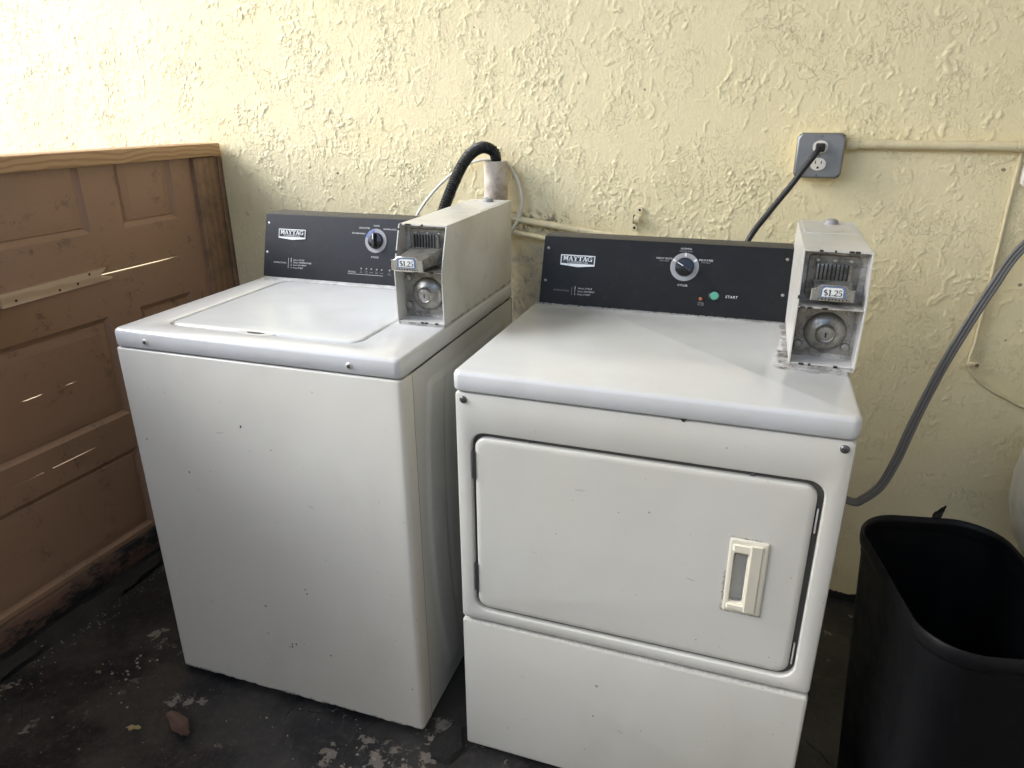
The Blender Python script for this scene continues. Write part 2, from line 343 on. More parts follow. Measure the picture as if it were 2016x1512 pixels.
# ------------------------------------------------------------------ setting: ground, floor, unseen roof and walls added to shape the light
o = obj('ground', box(-60, 60, -60, 60, -.30, -.045), 'yard', None, 0); tag(o, kind='structure')
o = obj('floor', box(-.83, 3.2, -4.2, .02, -.20, 0.0), 'floor', None, 0); tag(o, kind='structure')
CZ, OX, OY = 2.9, -1.60, -5.0
o = obj('added_roof', box(OX, 2.3, -2.45, .25, CZ, CZ + .15), 'added_roof', None, 0); tag(o, kind='structure')  # unseen roof, added to hold back the overhead sky
o = obj('added_side_wall', box(2.15, 2.30, -3.18, -.002, -.2, CZ - .002), 'added_side', None, 0); tag(o, kind='structure')  # unseen wall, added to cut the light from the right
o = obj('added_facing_wall', box(OX, 2.30, -3.40, -3.20, -.2, 2.0), 'added_facing', None, 0); tag(o, kind='structure')  # unseen pale wall, added to bounce light onto the machine fronts

# ------------------------------------------------------------------ stucco wall: a heightfield of trowelled render
def vnoise(X, Y, scale, seed, octaves=1, rough=.5):
    tot = np.zeros_like(X); amp = 1.0; s = 0.0
    for o_ in range(octaves):
        g = np.random.default_rng(seed + o_ * 131).uniform(-1, 1, (256, 256)); gx = np.random.default_rng(seed + o_ * 131 + 7).uniform(-1, 1, (256, 256))
        x = X * scale; y = Y * scale; xi = np.floor(x).astype(int); yi = np.floor(y).astype(int); fx = x - xi; fy = y - yi
        u = fx * fx * fx * (fx * (fx * 6 - 15) + 10); v = fy * fy * fy * (fy * (fy * 6 - 15) + 10)
        def gr(dx, dy):
            a = (xi + dx) % 256; b = (yi + dy) % 256; return g[b, a] * (fx - dx) + gx[b, a] * (fy - dy)
        val = (gr(0, 0) * (1 - u) + gr(1, 0) * u) * (1 - v) + (gr(0, 1) * (1 - u) + gr(1, 1) * u) * v
        tot += val * amp; s += amp; amp *= rough; scale *= 2.03
    return tot / s * 1.6
def sstep(x, a, b):
    t = np.clip((x - a) / (b - a), 0, 1); return t * t * (3 - 2 * t)
def build_wall():
    xs = np.concatenate([[-7, -3.5], np.arange(-1.95, 1.85, .0024), [2.4, 3.3]])
    zs = np.concatenate([[-.05], np.arange(.0, .45, .007), np.arange(.45, .93, .0036), np.arange(.93, 1.80, .0024), [2.2, 2.895]])
    X, Z = np.meshgrid(xs, zs)
    wx = X + .016 * vnoise(X, Z, 24, 1, 3, .6) + .0075 * vnoise(X, Z, 80, 2, 2, .6); wz = Z + .014 * vnoise(X, Z, 24, 3, 3, .6) + .0075 * vnoise(X, Z, 80, 4, 2, .6)
    az = wz * .66                                                    # strokes drawn out up and down
    rough_area = sstep(vnoise(X, Z, 6.5, 20, 3), .0, .22)
    def island(scale, seed, thr, hh, lip, az_):
        n = vnoise(wx + seed * .37, az_, scale, seed, 2, .5); e = n - thr
        gate = sstep(vnoise(X, Z, 24, seed + 3, 3, .6), -.16, .12)
        body = sstep(e, 0, .016) * (1 - .75 * sstep(e, .05, .30)); edge = np.exp(-((e - .022) / .026) ** 2) * 1.25
        return (body * hh + edge * lip) * gate
    h1 = island(22, 30, .09, .0011, .0008, az) * sstep(vnoise(X, Z, 4.5, 33, 2), -.30, .05); h2 = island(39, 40, .10, .0011, .0010, az) * (.22 + .78 * rough_area)
    h3 = island(56, 46, .09, .0010, .0011, wz * .8) * rough_area
    r1 = np.abs(vnoise(wx * 1.25, az * .8, 11, 50, 2)); ridge = np.exp(-(r1 / .024) ** 2) * sstep(vnoise(X, Z, 17, 52, 3, .6), .10, .26) * .0022
    blob = sstep(vnoise(wx, wz, 70, 70, 2), .20, .36) * rough_area * sstep(vnoise(X, Z, 13, 72, 2), .0, .22) * .0024
    und = vnoise(X, Z, 2.5, 80, 2) * .0022 + vnoise(X, Z, 60, 81, 2) * .00018
    low = sstep(Z, .55, 1.0) * .55 + .45
    h = (np.maximum(np.maximum(h1, h2), np.maximum(h3, ridge)) + .45 * np.minimum(h1, h2) + blob) * low + und
    h[:, :2] = 0; h[:, -2:] = 0; h[-2:, :] = 0; h[0, :] = 0
    n, m = X.shape
    co = np.stack([X, -h, Z], -1).reshape(-1, 3)
    idx = np.arange(n * m).reshape(n, m); q = np.stack([idx[:-1, :-1], idx[:-1, 1:], idx[1:, 1:], idx[1:, :-1]], -1).reshape(-1, 4)
    me = bpy.data.meshes.new('stucco_wall'); me.vertices.add(len(co)); me.vertices.foreach_set('co', co.ravel())
    me.loops.add(q.size); me.loops.foreach_set('vertex_index', q.ravel()); me.polygons.add(len(q))
    me.polygons.foreach_set('loop_start', np.arange(0, q.size, 4)); me.update(calc_edges=True); me.validate(); me.shade_smooth()
    ob = bpy.data.objects.new('stucco_wall', me); me.materials.append(MAT['stucco']); col.objects.link(ob)
    tag(ob, 'pale yellow trowelled stucco wall behind the washer and dryer', 'wall')
    core = obj('wall_core', box(-7, 3.3, .02, .22, -.05, 2.895), 'stucco', ob, 0)
build_wall()

# ------------------------------------------------------------------ partition of old doors
PT = thing('wooden_partition', 'low brown partition of old panelled doors with a pine top rail', 'partition', (-.76, -1.0, 0))
def part(name, bm, mat, parent=PT, smooth=32):
    o = obj(name, bm, mat, None, smooth)
    par = parent; o.parent = par
    base = Vector((0, 0, 0)); p = par
    if p is PT: base = Vector(PT.location)
    else: base = Vector(PT.location)
    o.data.transform(Matrix.Translation(-base)); return o
YL = -2.06
b = box(-.822, -.728, YL, -.012, 1.218, 1.257, .004); part('top_rail', b, 'pine')
part('post', box(-.792, -.742, -.122, -.022, .105, 1.216, .003), 'post_wood')
part('post_strip', box(-.780, -.7385, -.020, .0, .105, 1.2145, .003), 'post_wood')
part('sill_plate', box(-.815, -.745, YL, -.01, .033, .104, .006), 'sill')
b = bmesh.new()
loft([[(x, y, z) for x, z in ((-.83, -.01), (-.83, .032), (-.725 + .006 * math.sin(y * 23), .034), (-.702 + .010 * math.sin(y * 17 + 1) + .004 * math.sin(y * 61), .016), (-.690 + .012 * math.sin(y * 13) + .005 * math.sin(y * 47), -.004))] for y in np.linspace(YL, -.01, 90)], bm=b)
part('base_board', b, 'base')
XF = -.757                                                          # face of the doors
def slab(x0, x1, y0, y1, z0, z1, holes, name):
    """a door face of stiles and rails round its panel openings"""
    b = bmesh.new(); ys = sorted({y0, y1} | {h[0] for h in holes} | {h[1] for h in holes}); zs = sorted({z0, z1} | {h[2] for h in holes} | {h[3] for h in holes})
    for ya, yb in zip(ys, ys[1:]):
        for za, zb in zip(zs, zs[1:]):
            if any(h[0] <= ya and yb <= h[1] and h[2] <= za and zb <= h[3] for h in holes): continue
            box(x0, x1, ya, yb, za, zb, bm=b)
    bmesh.ops.remove_doubles(b, verts=b.verts[:], dist=1e-5)
    fs = {}
    for f in b.faces: fs.setdefault(tuple(sorted(v.index for v in f.verts)), []).append(f)
    b.verts.index_update(); fs = {}
    for f in b.faces: fs.setdefault(tuple(sorted(v.index for v in f.verts)), []).append(f)
    bmesh.ops.delete(b, geom=[f for l in fs.values() if len(l) > 1 for f in l], context='FACES')
    return part(name, b, 'door', PT, 25)
def panel(par, y0, y1, z0, z1, open_top=False, cracks=()):
    """moulded panel: step down, cove, then a raised field"""
    prof = [(0, 0.0), (.004, -.004), (.010, -.0085), (.016, -.0105), (.019, -.0065), (.040, -.0030)]
    b = bmesh.new(); loops = []
    for d, h in prof:
        t = z1 if open_top else z1 - d
        loops.append([(XF + h, y0 + d, z0 + d), (XF + h, y1 - d, z0 + d), (XF + h, y1 - d, t), (XF + h, y0 + d, t)])
    loft(loops, False, False, b)
    d, h = prof[-1]; t = z1 if open_top else z1 - d; xa = XF + h; xb = xa - .0022
    if not cracks:
        box(xb, xa + .0003, y0 + d - .0004, y1 - d + .0004, z0 + d - .0004, t, bm=b)
    else:
        zc = cracks[0][2]; cu = [(y0 + d - .0004, zc)]; cl = [(y0 + d - .0004, zc)]
        for ya, yb, zc_, g in sorted(cracks):
            for k in range(7):
                f = k / 6; w = g * math.sin(math.pi * min(max(f, .001), .999)) ** .5; jy = ya + (yb - ya) * f
                jit = .0005 * math.sin(jy * 300); cu.append((jy, zc_ + w / 2 + jit)); cl.append((jy, zc_ - w / 2 + jit))
        cu.append((y1 - d + .0004, zc)); cl.append((y1 - d + .0004, zc))
        prism(cu + [(y1 - d + .0004, t), (y0 + d - .0004, t)], 0, xb, xa + .0003, b)
        prism([(y0 + d - .0004, z0 + d - .0004), (y1 - d + .0004, z0 + d - .0004)] + cl[::-1], 0, xb, xa + .0003, b)
    o = obj('panel', b, 'door', None, 20); o.parent = par; o.data.transform(Matrix.Translation(-Vector(PT.location))); return o
CY = [(-.412, -.206), (-1.20, -.520), (-1.93, -1.31)]
up = slab(-.766, XF, YL, -.124, .9275, 1.2165, [(a, c, 1.040, 1.2165) for a, c in CY], 'upper_door')
for v in up.data.vertices:                                          # the joint opens between y -0.50 and -0.20
    pass
for a, c in CY: panel(up, a, c, 1.040, 1.2165, True)
dn = slab(-.790, XF, YL, -.124, .108, .395, [(a, c, .122, .392) for a, c in CY], 'lower_door_bottom_row')
dn.name = 'lower_door'
for a, c in CY: panel(dn, a, c, .122, .392)
dm = slab(-.764, XF, YL, -.124, .4515, .9235, [(a, c, .505, .806) for a, c in CY], 'middle_door')
for i, (a, c) in enumerate(CY): panel(dm, a, c, .505, .806, False, [(-.825, -.760, .657, .0024), (-.702, -.660, .657, .0014)] if i == 1 else ())
# rail pieces between the lower rows with a split that lets light through
b = bmesh.new()
def rail(ya, yb, g0, g1):
    prism([(ya, .395), (yb, .395), (yb, .4515 - g1), (ya, .4515 - g0)], 0, -.764, XF - .0002, b)
for s in ((YL, -.925, 0, 0), (-.925, -.815, .0005, .0026), (-.815, -.79, .0, .0), (-.79, -.72, .0030, .0036), (-.72, -.655, .0036, .002), (-.655, -.124, 0, 0)): rail(*s)
part('split_rail', b, 'door', PT, 20)
b = bmesh.new()
for ya, yb, g0, g1 in ((YL, -.83, 0, 0), (-.83, -.49, .004, .0042), (-.49, -.30, .0042, .0032), (-.30, -.195, .0032, 0), (-.195, -.124, 0, 0)):
    if g0 or g1: continue
    prism([(ya, .9235), (yb, .9235), (yb, .9275), (ya, .9275)], 0, -.764, XF - .0006, b)
prism([(-.30, .9235), (-.195, .9235), (-.195, .9275)], 0, -.764, XF - .0006, b)
part('joint_filler', b, 'door', PT, 20)
b = bmesh.new()
bp = [(-.812, .903), (-.495, .9105), (-.489, .917), (-.520, .9235), (-.524, .931), (-.512, .938), (-.503, .9455), (-.62, .942), (-.810, .937)]
prism(bp, 0, XF + .0005, XF + .0085, b)
bt = part('batten', b, 'batten')
for (y, z) in ((-.775, .915), (-.60, .9195), (-.56, .937), (-.655, .9145)):
    M = frame((XF + .0085, y, z), (0, 1, 0), (0, 0, 1))
    o = disc_screw('nail', M, .0035, .0012, 'black_edge', None, False); o.parent = bt; o.data.transform(Matrix.Translation(-Vector(PT.location)))

# ------------------------------------------------------------------ serif lettering for the badges and the price labels
def quad(a, b_, c, d): return [a, b_, c, d]
def bar(x0, x1, y0, y1): return [(x0, y0), (x1, y0), (x1, y1), (x0, y1)]
LET = {
 'M': [bar(.10, .26, 0, 1), bar(.78, 1.0, 0, 1), bar(0, .36, 0, .09), bar(.68, 1.1, 0, .09), bar(0, .28, .91, 1), bar(.82, 1.1, .91, 1), quad((.10, 1), (.36, 1), (.62, .18), (.48, .18)), quad((.48, .18), (.62, .18), (.86, 1), (.72, 1))],
 'A': [quad((.08, 0), (.20, 0), (.54, 1), (.42, 1)), quad((.68, 0), (.92, 0), (.60, 1), (.42, 1)), bar(.24, .74, .28, .38), bar(0, .32, 0, .09), bar(.58, 1.0, 0, .09)],
 'Y': [bar(.38, .60, 0, .45), bar(.26, .72, 0, .09), quad((.38, .45), (.60, .38), (.32, 1), (.08, 1)), quad((.42, .40), (.58, .45), (.90, 1), (.78, 1)), bar(0, .40, .91, 1), bar(.66, 1.0, .91, 1)],
 'T': [bar(.36, .60, 0, 1), bar(.24, .72, 0, .09), bar(0, .96, .90, 1), bar(0, .09, .70, .90), bar(.87, .96, .70, .90)],
 'G': [quad((.0, .30), (.22, .30), (.22, .70), (0, .70)), quad((0, .70), (.22, .70), (.46, .90), (.38, 1)), quad((.38, 1), (.46, .90), (.70, .90), (.66, 1)), quad((.66, 1), (.70, .90), (.90, .66), (.90, .90)), quad((0, .30), (.22, .30), (.46, .10), (.36, 0)), quad((.36, 0), (.46, .10), (.76, .10), (.80, 0)), bar(.72, .92, 0, .42), bar(.56, 1.02, .38, .47)],
}
def word(s, x0, x1, y0, y1, M, mat, parent, name='lettering'):
    w = {'M': 1.1, 'A': 1.0, 'Y': 1.0, 'T': .96, 'G': 1.02}; gap = -.02; tot = sum(w[c] + gap for c in s); k = (x1 - x0) / tot; x = x0; out = []
    for c in s:
        for p in LET[c]: out.append([(x + a * k, y0 + b_ * (y1 - y0)) for a, b_ in p])
        x += (w[c] + gap) * k
    return polys(name, out, M, mat, parent)
def stroke(pts, ws):
    out = []
    for i in range(len(pts) - 1):
        a, c = Vector(pts[i]), Vector(pts[i + 1]); d = (c - a).normalized(); nrm = Vector((-d.y, d.x))
        p0, p1 = a - d * ws[i] * .15, c + d * ws[i + 1] * .15
        out.append([tuple(p0 - nrm * ws[i] / 2), tuple(p1 - nrm * ws[i + 1] / 2), tuple(p1 + nrm * ws[i + 1] / 2), tuple(p0 + nrm * ws[i] / 2)])
    return out
def arc(cx, cy, rx, ry, a0, a1, n=8): return [(cx + rx * math.cos(R(a0 + (a1 - a0) * i / n)), cy + ry * math.sin(R(a0 + (a1 - a0) * i / n))) for i in range(n + 1)]
def price_polys(x0, x1, y0, y1):
    P = []
    def add(ps, ox): P.extend([[(ox + a, b_) for a, b_ in p] for p in ps])
    S = arc(.26, .72, .20, .20, 30, 250, 8) + arc(.26, .30, .22, .22, 70, -150, 8)
    add(stroke(S, [.06] * 3 + [.13] * 6 + [.15] * 5 + [.07] * 4), 0); add(stroke([(.26, -.10), (.26, 1.10)], [.05, .05]), 0)
    add(stroke([(.24, .03), (.24, .96)], [.15, .15]) + stroke([(.06, .84), (.24, .96)], [.06, .08]) + stroke([(.06, .02), (.42, .02)], [.06, .06]), .56)
    add([arc(.08, .08, .08, .08, 0, 330, 7)], 1.06)
    add(stroke(arc(.27, .72, .20, .24, 170, -40, 7) + [(.30, .36), (.05, .06)], [.06, .07, .10, .13, .15, .15, .13, .11, .09, .07]) + stroke([(.03, .07), (.50, .07)], [.14, .14]), 1.28)
    add(stroke([(.14, .95), (.46, .95)], [.11, .11]) + stroke([(.15, .95), (.09, .56)], [.05, .05]) + stroke(arc(.22, .31, .24, .28, 120, -140, 8), [.05, .08, .12, .15, .15, .13, .10, .08, .06]), 1.84)
    k = (x1 - x0) / 2.32
    return [[(x0 + a * k, y0 + b_ * (y1 - y0)) for a, b_ in p] for p in P]

# ------------------------------------------------------------------ shared machine pieces
def badge(M, x0, x1, y0, y1, parent):
    t = y1 - y0; pl = [(x0, y0 + .12 * t), ((x0 + x1) / 2, y0 - .02 * t), (x1, y0 + .12 * t), (x1, y1), (x0, y1)]
    mx = .0022; inn = [(x0 + mx, y0 + .26 * t), (x1 - mx, y0 + .26 * t), (x1 - mx, y1 - mx), (x0 + mx, y1 - mx)]
    b = bmesh.new(); loft([[M @ Vector((x, y, 0)) for x, y in pl], [M @ Vector((x, y, .0016)) for x, y in pl]], bm=b)
    o = obj('badge', b, 'badge', parent, 0)
    def sub(pp, z, mat, nm):
        b2 = bmesh.new()
        for p in pp: loft([[M @ Vector((x, y, z)) for x, y in p], [M @ Vector((x, y, z + .0005)) for x, y in p]], bm=b2)
        return obj(nm, b2, mat, parent, 0)
    sub([inn], .0016, 'badge_dark', 'badge_field')
    M2 = M @ Matrix.Translation((0, 0, .0021)); w = x1 - x0
    word('MAYTAG', x0 + w * .075, x1 - w * .075, y0 + .50 * t, y1 - .12 * t, M2, 'badge', parent)
    text('COMMERCIAL', x0 + w * .20, x1 - w * .18, y0 + .375 * t, M2, 'badge', parent, hmax=.15 * t)
def dial(M, cx, cy, r_out, r_in, ang, parent, arcs=()):
    b = bmesh.new(); n = 48
    F = lambda r, a, z: M @ Vector((cx + r * math.cos(a), cy + r * math.sin(a), z))
    loft([[F(r, 2 * math.pi * k / n, z) for k in range(n)] for r, z in ((r_out, 0), (r_out, .0012), (r_out * .97, .0018), (r_in, .0018), (r_in, .0))], False, False, b)
    obj('dial_ring', b, 'ring', parent)
    for a0, a1 in arcs:
        b = bmesh.new(); A = [R(a0 + (a1 - a0) * i / 8) for i in range(9)]
        pts = [(r_out * .97, a) for a in A] + [(r_in * 1.03, a) for a in A[::-1]]
        loft([[F(r, a, .0019) for r, a in pts], [F(r, a, .0022) for r, a in pts]], bm=b); obj('dial_mark', b, 'ring_blue', parent, 0)
    Mk = M @ Matrix.Translation((cx, cy, 0)) @ Matrix.Rotation(R(ang), 4, 'Z')
    b = lathe([(r_in * .97, -.001), (r_in * .97, .006), (r_in * .93, .008), (r_in * .86, .0085)], Mk, 36)
    k = r_in
    lo = rr(-k * .90, k * .90, -k * .20, k * .20, k * .12, 3); hi = rr(-k * .84, k * .84, -k * .13, k * .13, k * .1, 3)
    loft([[Mk @ Vector((x, y, .008)) for x, y in lo], [Mk @ Vector((x, y, .016)) for x, y in lo], [Mk @ Vector((x, y, .019)) for x, y in hi]], bm=b)
    obj('knob', b, 'knob', parent)
    b = bmesh.new(); pt = bar(k * .10, k * .80, -k * .05, k * .05)
    loft([[Mk @ Vector((x, y, .0190)) for x, y in pt], [Mk @ Vector((x, y, .0196)) for x, y in pt]], bm=b); obj('knob_pointer', b, 'print', parent, 0)
def console_body(x0, x1, y0, y1, z0, z1, yb, parent):
    r = .004; d = Vector((y1 - y0, z1 - z0)).normalized()
    prof = [(y0, z0 + .001), (y1 - d.x * r, z1 - d.y * r), (y1 - d.x * r * .3 + r * .12, z1 - r * .25), (y1 + r * .6, z1), (yb - r, z1), (yb, z1 - r), (yb, z0 + .001)]
    o = obj('control_console', prism(prof, 0, x0, x1), 'console', parent, 40)
    o.data.materials.append(MAT['console_top'])
    for p in o.data.polygons:
        if p.normal.z > .8: p.material_index = 1
    return o
def coin_box(x0, x1, prof, yback, yplate_u, yplate_l, zl, slide_y, root, zbase, lock, led_dir):
    """prof: (y,z) top front, mid front, bottom front; sheet-steel shell open at the front with two bays"""
    (yt, zt), (ym, zm), (yb, zb) = prof; th = .0022; xc = (x0 + x1) / 2
    b = bmesh.new()
    side = [(yt, zt), (ym, zm), (yb, zb), (yback, zb), (yback, zt + .003)]
    prism(side, 0, x0, x0 + th, b); prism(side, 0, x1 - th, x1, b)
    e = .0004
    prism([(yt - e, zt + e), (yt - e, zt - th), (yback, zt + .003 - th), (yback, zt + .003 + e)], 0, x0 + th * .5, x1 - th * .5, b)
    box(x0 + th, x1 - th, yb + .001, yback - .001, zb + .0005, zb + th, bm=b)
    box(x0 + th, x1 - th, yback - th, yback - .0004, zb + th, zt, bm=b)
    cb = obj('coin_box', b, 'coinbox', root, 20)
    obj('base_strip', box(x0 + .001, x1 - .001, yb + .0025, yback - .002, zbase + .0003, zb - .0005), 'coinin', cb)
    obj('mid_shelf', box(x0 + th, x1 - th, ym + .0005, yplate_u + .01, zm - th, zm, .0004, 1), 'coinin', cb)
    # dark worn edges round the mouth
    g = random.Random(int(x0 * 1e4) + int(yback * 1e3))
    for k in range(13):
        f = g.random(); w = .002 + .007 * g.random(); s = g.choice('ltbmtbm')
        if s == 'l':
            A = Vector((x0 + .0005, yt, zt)).lerp(Vector((x0 + .0005, ym, zm)), f); box(A.x - .0008, A.x + .0022, A.y - .0006, A.y + .002, A.z - w / 2, A.z + w / 2, bm=(b := bmesh.new()))
        elif s == 'b': box(x0 + f * .09, x0 + f * .09 + w, yb - .0006, yb + .003, zb - .0006, zb + .0025, bm=(b := bmesh.new()))
        elif s == 'm': box(x0 + f * .09, x0 + f * .09 + w, ym - .0004, ym + .002, zm - .0026, zm + .0003, bm=(b := bmesh.new()))
        else: box(x0 + f * .09, x0 + f * .09 + w, yt - .0012, yt + .003, zt - .002, zt + .0009, bm=(b := bmesh.new()))
        obj('chipped_edge', b, 'black_edge', cb, 0)
    # upper bay: wall plate, coin-slide housing, comb of coin slots
    obj('bay_plate', box(x0 + th, x1 - th, yplate_u + .004, yplate_u + .006, zm, zt - .001), 'coinin', cb)
    fp = lambda y, d: ly(rr(x0 + .012 + d, x1 - .014 - d, zm + .008 + d, zt - .012 - d, .006, 4), y)
    obj('slide_plate', loft([fp(yplate_u + .0038, 0), fp(yplate_u + .0015, 0), fp(yplate_u, .0012)]), 'dullmetal', cb)
    hw = .034; zc = zm + .030; yo = slide_y
    b = box(xc - .030, xc + .028, yplate_u - .012, yplate_u - .0002, zc + .006, zc + .040, .003); obj('slot_housing', b, 'dullmetal', cb)
    b = bmesh.new()
    for i in range(8):
        x = xc - .025 + i * .0066; box(x - .0012, x + .0012, yplate_u - .016, yplate_u - .0122, zc + .012, zc + .040, .0006, 1, bm=b)
    obj('coin_comb', b, 'ink', cb)
    for x in (xc - .028, xc, xc + .026):
        disc_screw('plate_rivet', frame((x, yplate_u, zt - .0215), (1, 0, 0), (0, 0, 1)), .0032, .0014, 'chrome', cb, False)
    # the slide: tray, tapered sides, stepped front plate
    b = bmesh.new()
    loft([[(xc - hw + .004, yo + .004, zc - .016), (xc + hw - .004, yo + .004, zc - .016), (xc + hw - .004, yo + .004, zc + .002), (xc - hw + .004, yo + .004, zc + .002)],
          [(xc - hw + .002, yplate_u - .001, zc - .020), (xc + hw - .002, yplate_u - .001, zc - .020), (xc + hw - .002, yplate_u - .001, zc + .012), (xc - hw + .002, yplate_u - .001, zc + .012)]], bm=b)
    sl = obj('coin_slide', b, 'dullmetal', cb)
    pts = [(-hw - .001, -.019), (hw + .001, -.019), (hw + .001, .002), (hw - .008, .003), (hw - .014, .0095), (-hw + .014, .0095), (-hw + .007, .003), (-hw - .001, .002)]
    poly = [(xc + x, zc + z) for x, z in pts]
    cx_, cz_ = xc, zc - .004
    ins = [(cx_ + (x - cx_) * .965, cz_ + (z - cz_) * .93) for x, z in poly]
    b = loft([[(x, yo + .004, z) for x, z in poly], [(x, yo + .0008, z) for x, z in poly], [(x, yo, z) for x, z in ins]]); obj('slide_front', b, 'chrome', cb)
    b = bmesh.new()
    for i in range(9):
        x = xc - .022 + i * .0056; box(x - .0010, x + .0010, yo - .0010, yo, zc - .0165, zc - .0142, bm=b)
    obj('slide_knurl', b, 'ink', cb, 0)
    Mf = frame((xc, yo, zc), (1, 0, 0), (0, 0, 1))
    polys('label_edge', [[(-.0215, -.0125), (.0215, -.0125), (.0200, .0040), (.0160, .0080), (-.0160, .0080), (-.0200, .0040)]], Mf, 'blue_paper', cb, .0004)
    M2 = Mf @ Matrix.Translation((0, 0, .0004)); polys('price_label', [[(-.0175, -.0110), (.0165, -.0110), (.0160, .0020), (.0130, .0052), (-.0130, .0052), (-.0170, .0020)]], M2, 'paper', cb, .0003)
    M3 = Mf @ Matrix.Translation((0, 0, .0007)); polys('price_lettering', price_polys(-.0150, .0142, -.0092, .0014), M3, 'ink', cb, .0003)
    # lower bay: lock plate with a domed lock
    obj('lock_plate', box(x0 + .006, x1 - .008, yplate_l, yplate_l + .003, zb + .012, zm - th, .0012), 'dullmetal', cb)
    obj('bay_back', box(x0 + th, x1 - th, yplate_l + .004, yplate_l + .006, zb + th, zm - th), 'coinin', cb)
    lx, lz_ = lock; Ml = frame((lx, yplate_l, lz_), (1, 0, 0), (0, 0, 1)); r = .0365
    obj('lock_dome', lathe([(r, .0), (r * .99, .003), (r * .93, .0065), (r * .82, .0095), (r * .66, .0125), (r * .52, .0145), (r * .45, .0165), (r * .43, .0200), (r * .38, .0215), (r * .34, .0205)], Ml, 40), 'dome', cb, 50)
    obj('lock_cylinder', lathe([(r * .33, .018), (r * .33, .0207), (r * .30, .0213)], Ml, 24), 'dullmetal', cb)
    b = bmesh.new(); k = [(-.0014, -.0050), (.0014, -.0050), (.0014, .0042), (-.0014, .0042)]
    loft([[Ml @ Vector((x, y, .0212)) for x, y in k], [Ml @ Vector((x, y, .0218)) for x, y in k]], bm=b); obj('keyhole', b, 'ink', cb, 0)
    for sx, sz in ((-1, -1), (1, -1), (-1, 1), (1, 1)):
        M = frame((xc + sx * .0405 - .001, yplate_l, (zl[0] if sz < 0 else zl[1])), (1, 0, 0), (0, 0, 1))
        disc_screw('lock_bolt', M, .0082, .0050, 'dullmetal', cb, False)
    # service lid on the top and its cap
    ya, yb2 = yt + (yback - yt) * .52, yback - .012
    zf = lambda y: zt + .003 * (y - yt) / (yback - yt)
    b = bmesh.new()
    loft([[(x0 + .008, ya, zf(ya) + .0005), (x1 - .008, ya, zf(ya) + .0005), (x1 - .008, yb2, zf(yb2) + .0005), (x0 + .008, yb2, zf(yb2) + .0005)], [(x0 + .008, ya, zf(ya) + .0014), (x1 - .008, ya, zf(ya) + .0014), (x1 - .008, yb2, zf(yb2) + .0014), (x0 + .008, yb2, zf(yb2) + .0014)]], bm=b)
    obj('service_lid', b, 'coinbox', cb, 0)
    M = Matrix.Translation((xc + .008, yback - .045, zf(yback - .04) + .0008))
    obj('lid_cap', lathe([(.0135, 0), (.0135, .005), (.0125, .008), (.008, .0105), (.003, .0112)], M, 24), 'ring', cb)
    disc_screw('box_screw', frame((x1, yb + .012, zb + .012), (0, 1, 0), (0, 0, 1)), .0045, .0016, 'coinbox', cb)
    return cb

# ------------------------------------------------------------------ washing machine
W, D, H, L, B = .684, .674, .9242, .0388, .015
WM = thing('washing_machine', 'white top-loading washer with navy console, its coin slide pulled out', 'washer', (-.2965, -.8948, 0), .0423)
b = bmesh.new(); zt = H - L - .0035
# front wrap: lower edge a little chewed
fl = rr(0, W, 0, .20, .011, 5); n0 = len(fl)
lp = []
for z, ins in ((B, .0), (B + .004, 0), (zt - .004, 0), (zt, .003)):
    lp.append([(min(max(x, ins), W - ins), max(y, ins), z) for x, y in fl])
def front_shell(name, mat, x0, x1, y0, y1, z0, z1, root, chew=0.0, seed=1):
    """sheet bent round both front corners, open at the back"""
    g = random.Random(seed); r = .011; path = [(x0, y1), (x0, y0 + r)]
    path += [(x0 + r - r * math.cos(R(a)), y0 + r - r * math.sin(R(a))) for a in (18, 36, 54, 72, 90)]
    n = 60 if chew else 12
    path += [(x0 + r + (x1 - x0 - 2 * r) * i / n, y0) for i in range(1, n)]
    path += [(x1 - r + r * math.sin(R(a)), y0 + r - r * math.cos(R(a))) for a in (0, 18, 36, 54, 72, 90)] + [(x1, y1)]
    off = []
    v = 0.0
    for p in path:
        v = max(0, v * .55 + g.uniform(-.4, 1.0) * chew) if g.random() < .5 else v * .9
        off.append(v if g.random() < .8 else v + chew * .8)
    c = Vector(((x0 + x1) / 2, (y0 + y1) / 2 + .3)); lift = lambda p, d: (p[0] + (d if p[0] < c.x else -d) * (1 if abs(p[0] - c.x) > (x1 - x0) / 2 - r else 0), p[1] + d * (1 if p[1] < y0 + r else 0))
    loops = []
    for k, (z, d) in enumerate(((z0, .0), (z0 + .006, .0), ((z0 + z1) / 2, 0), (z1 - .004, .0), (z1 - .0012, .0012), (z1, .0035), (z1 - .0005, .010))):
        loops.append([(*lift(p, d), z + (off[i] if k == 0 else (off[i] * .9 if k == 1 else 0))) for i, p in enumerate(path)])
    return obj(name, loft(loops, False, False, None, False), mat, root, 40)
front_shell('cabinet_front', 'enamel_washer', 0, W, 0, .046, B, zt, WM, .0022, 4)
obj('inner_base', box(.012, W - .012, .014, D - .02, .004, .055), 'black_edge', WM)
obj('cabinet_core', box(.006, W - .006, .012, D - .006, .055, zt - .012), 'enamel_side', WM)
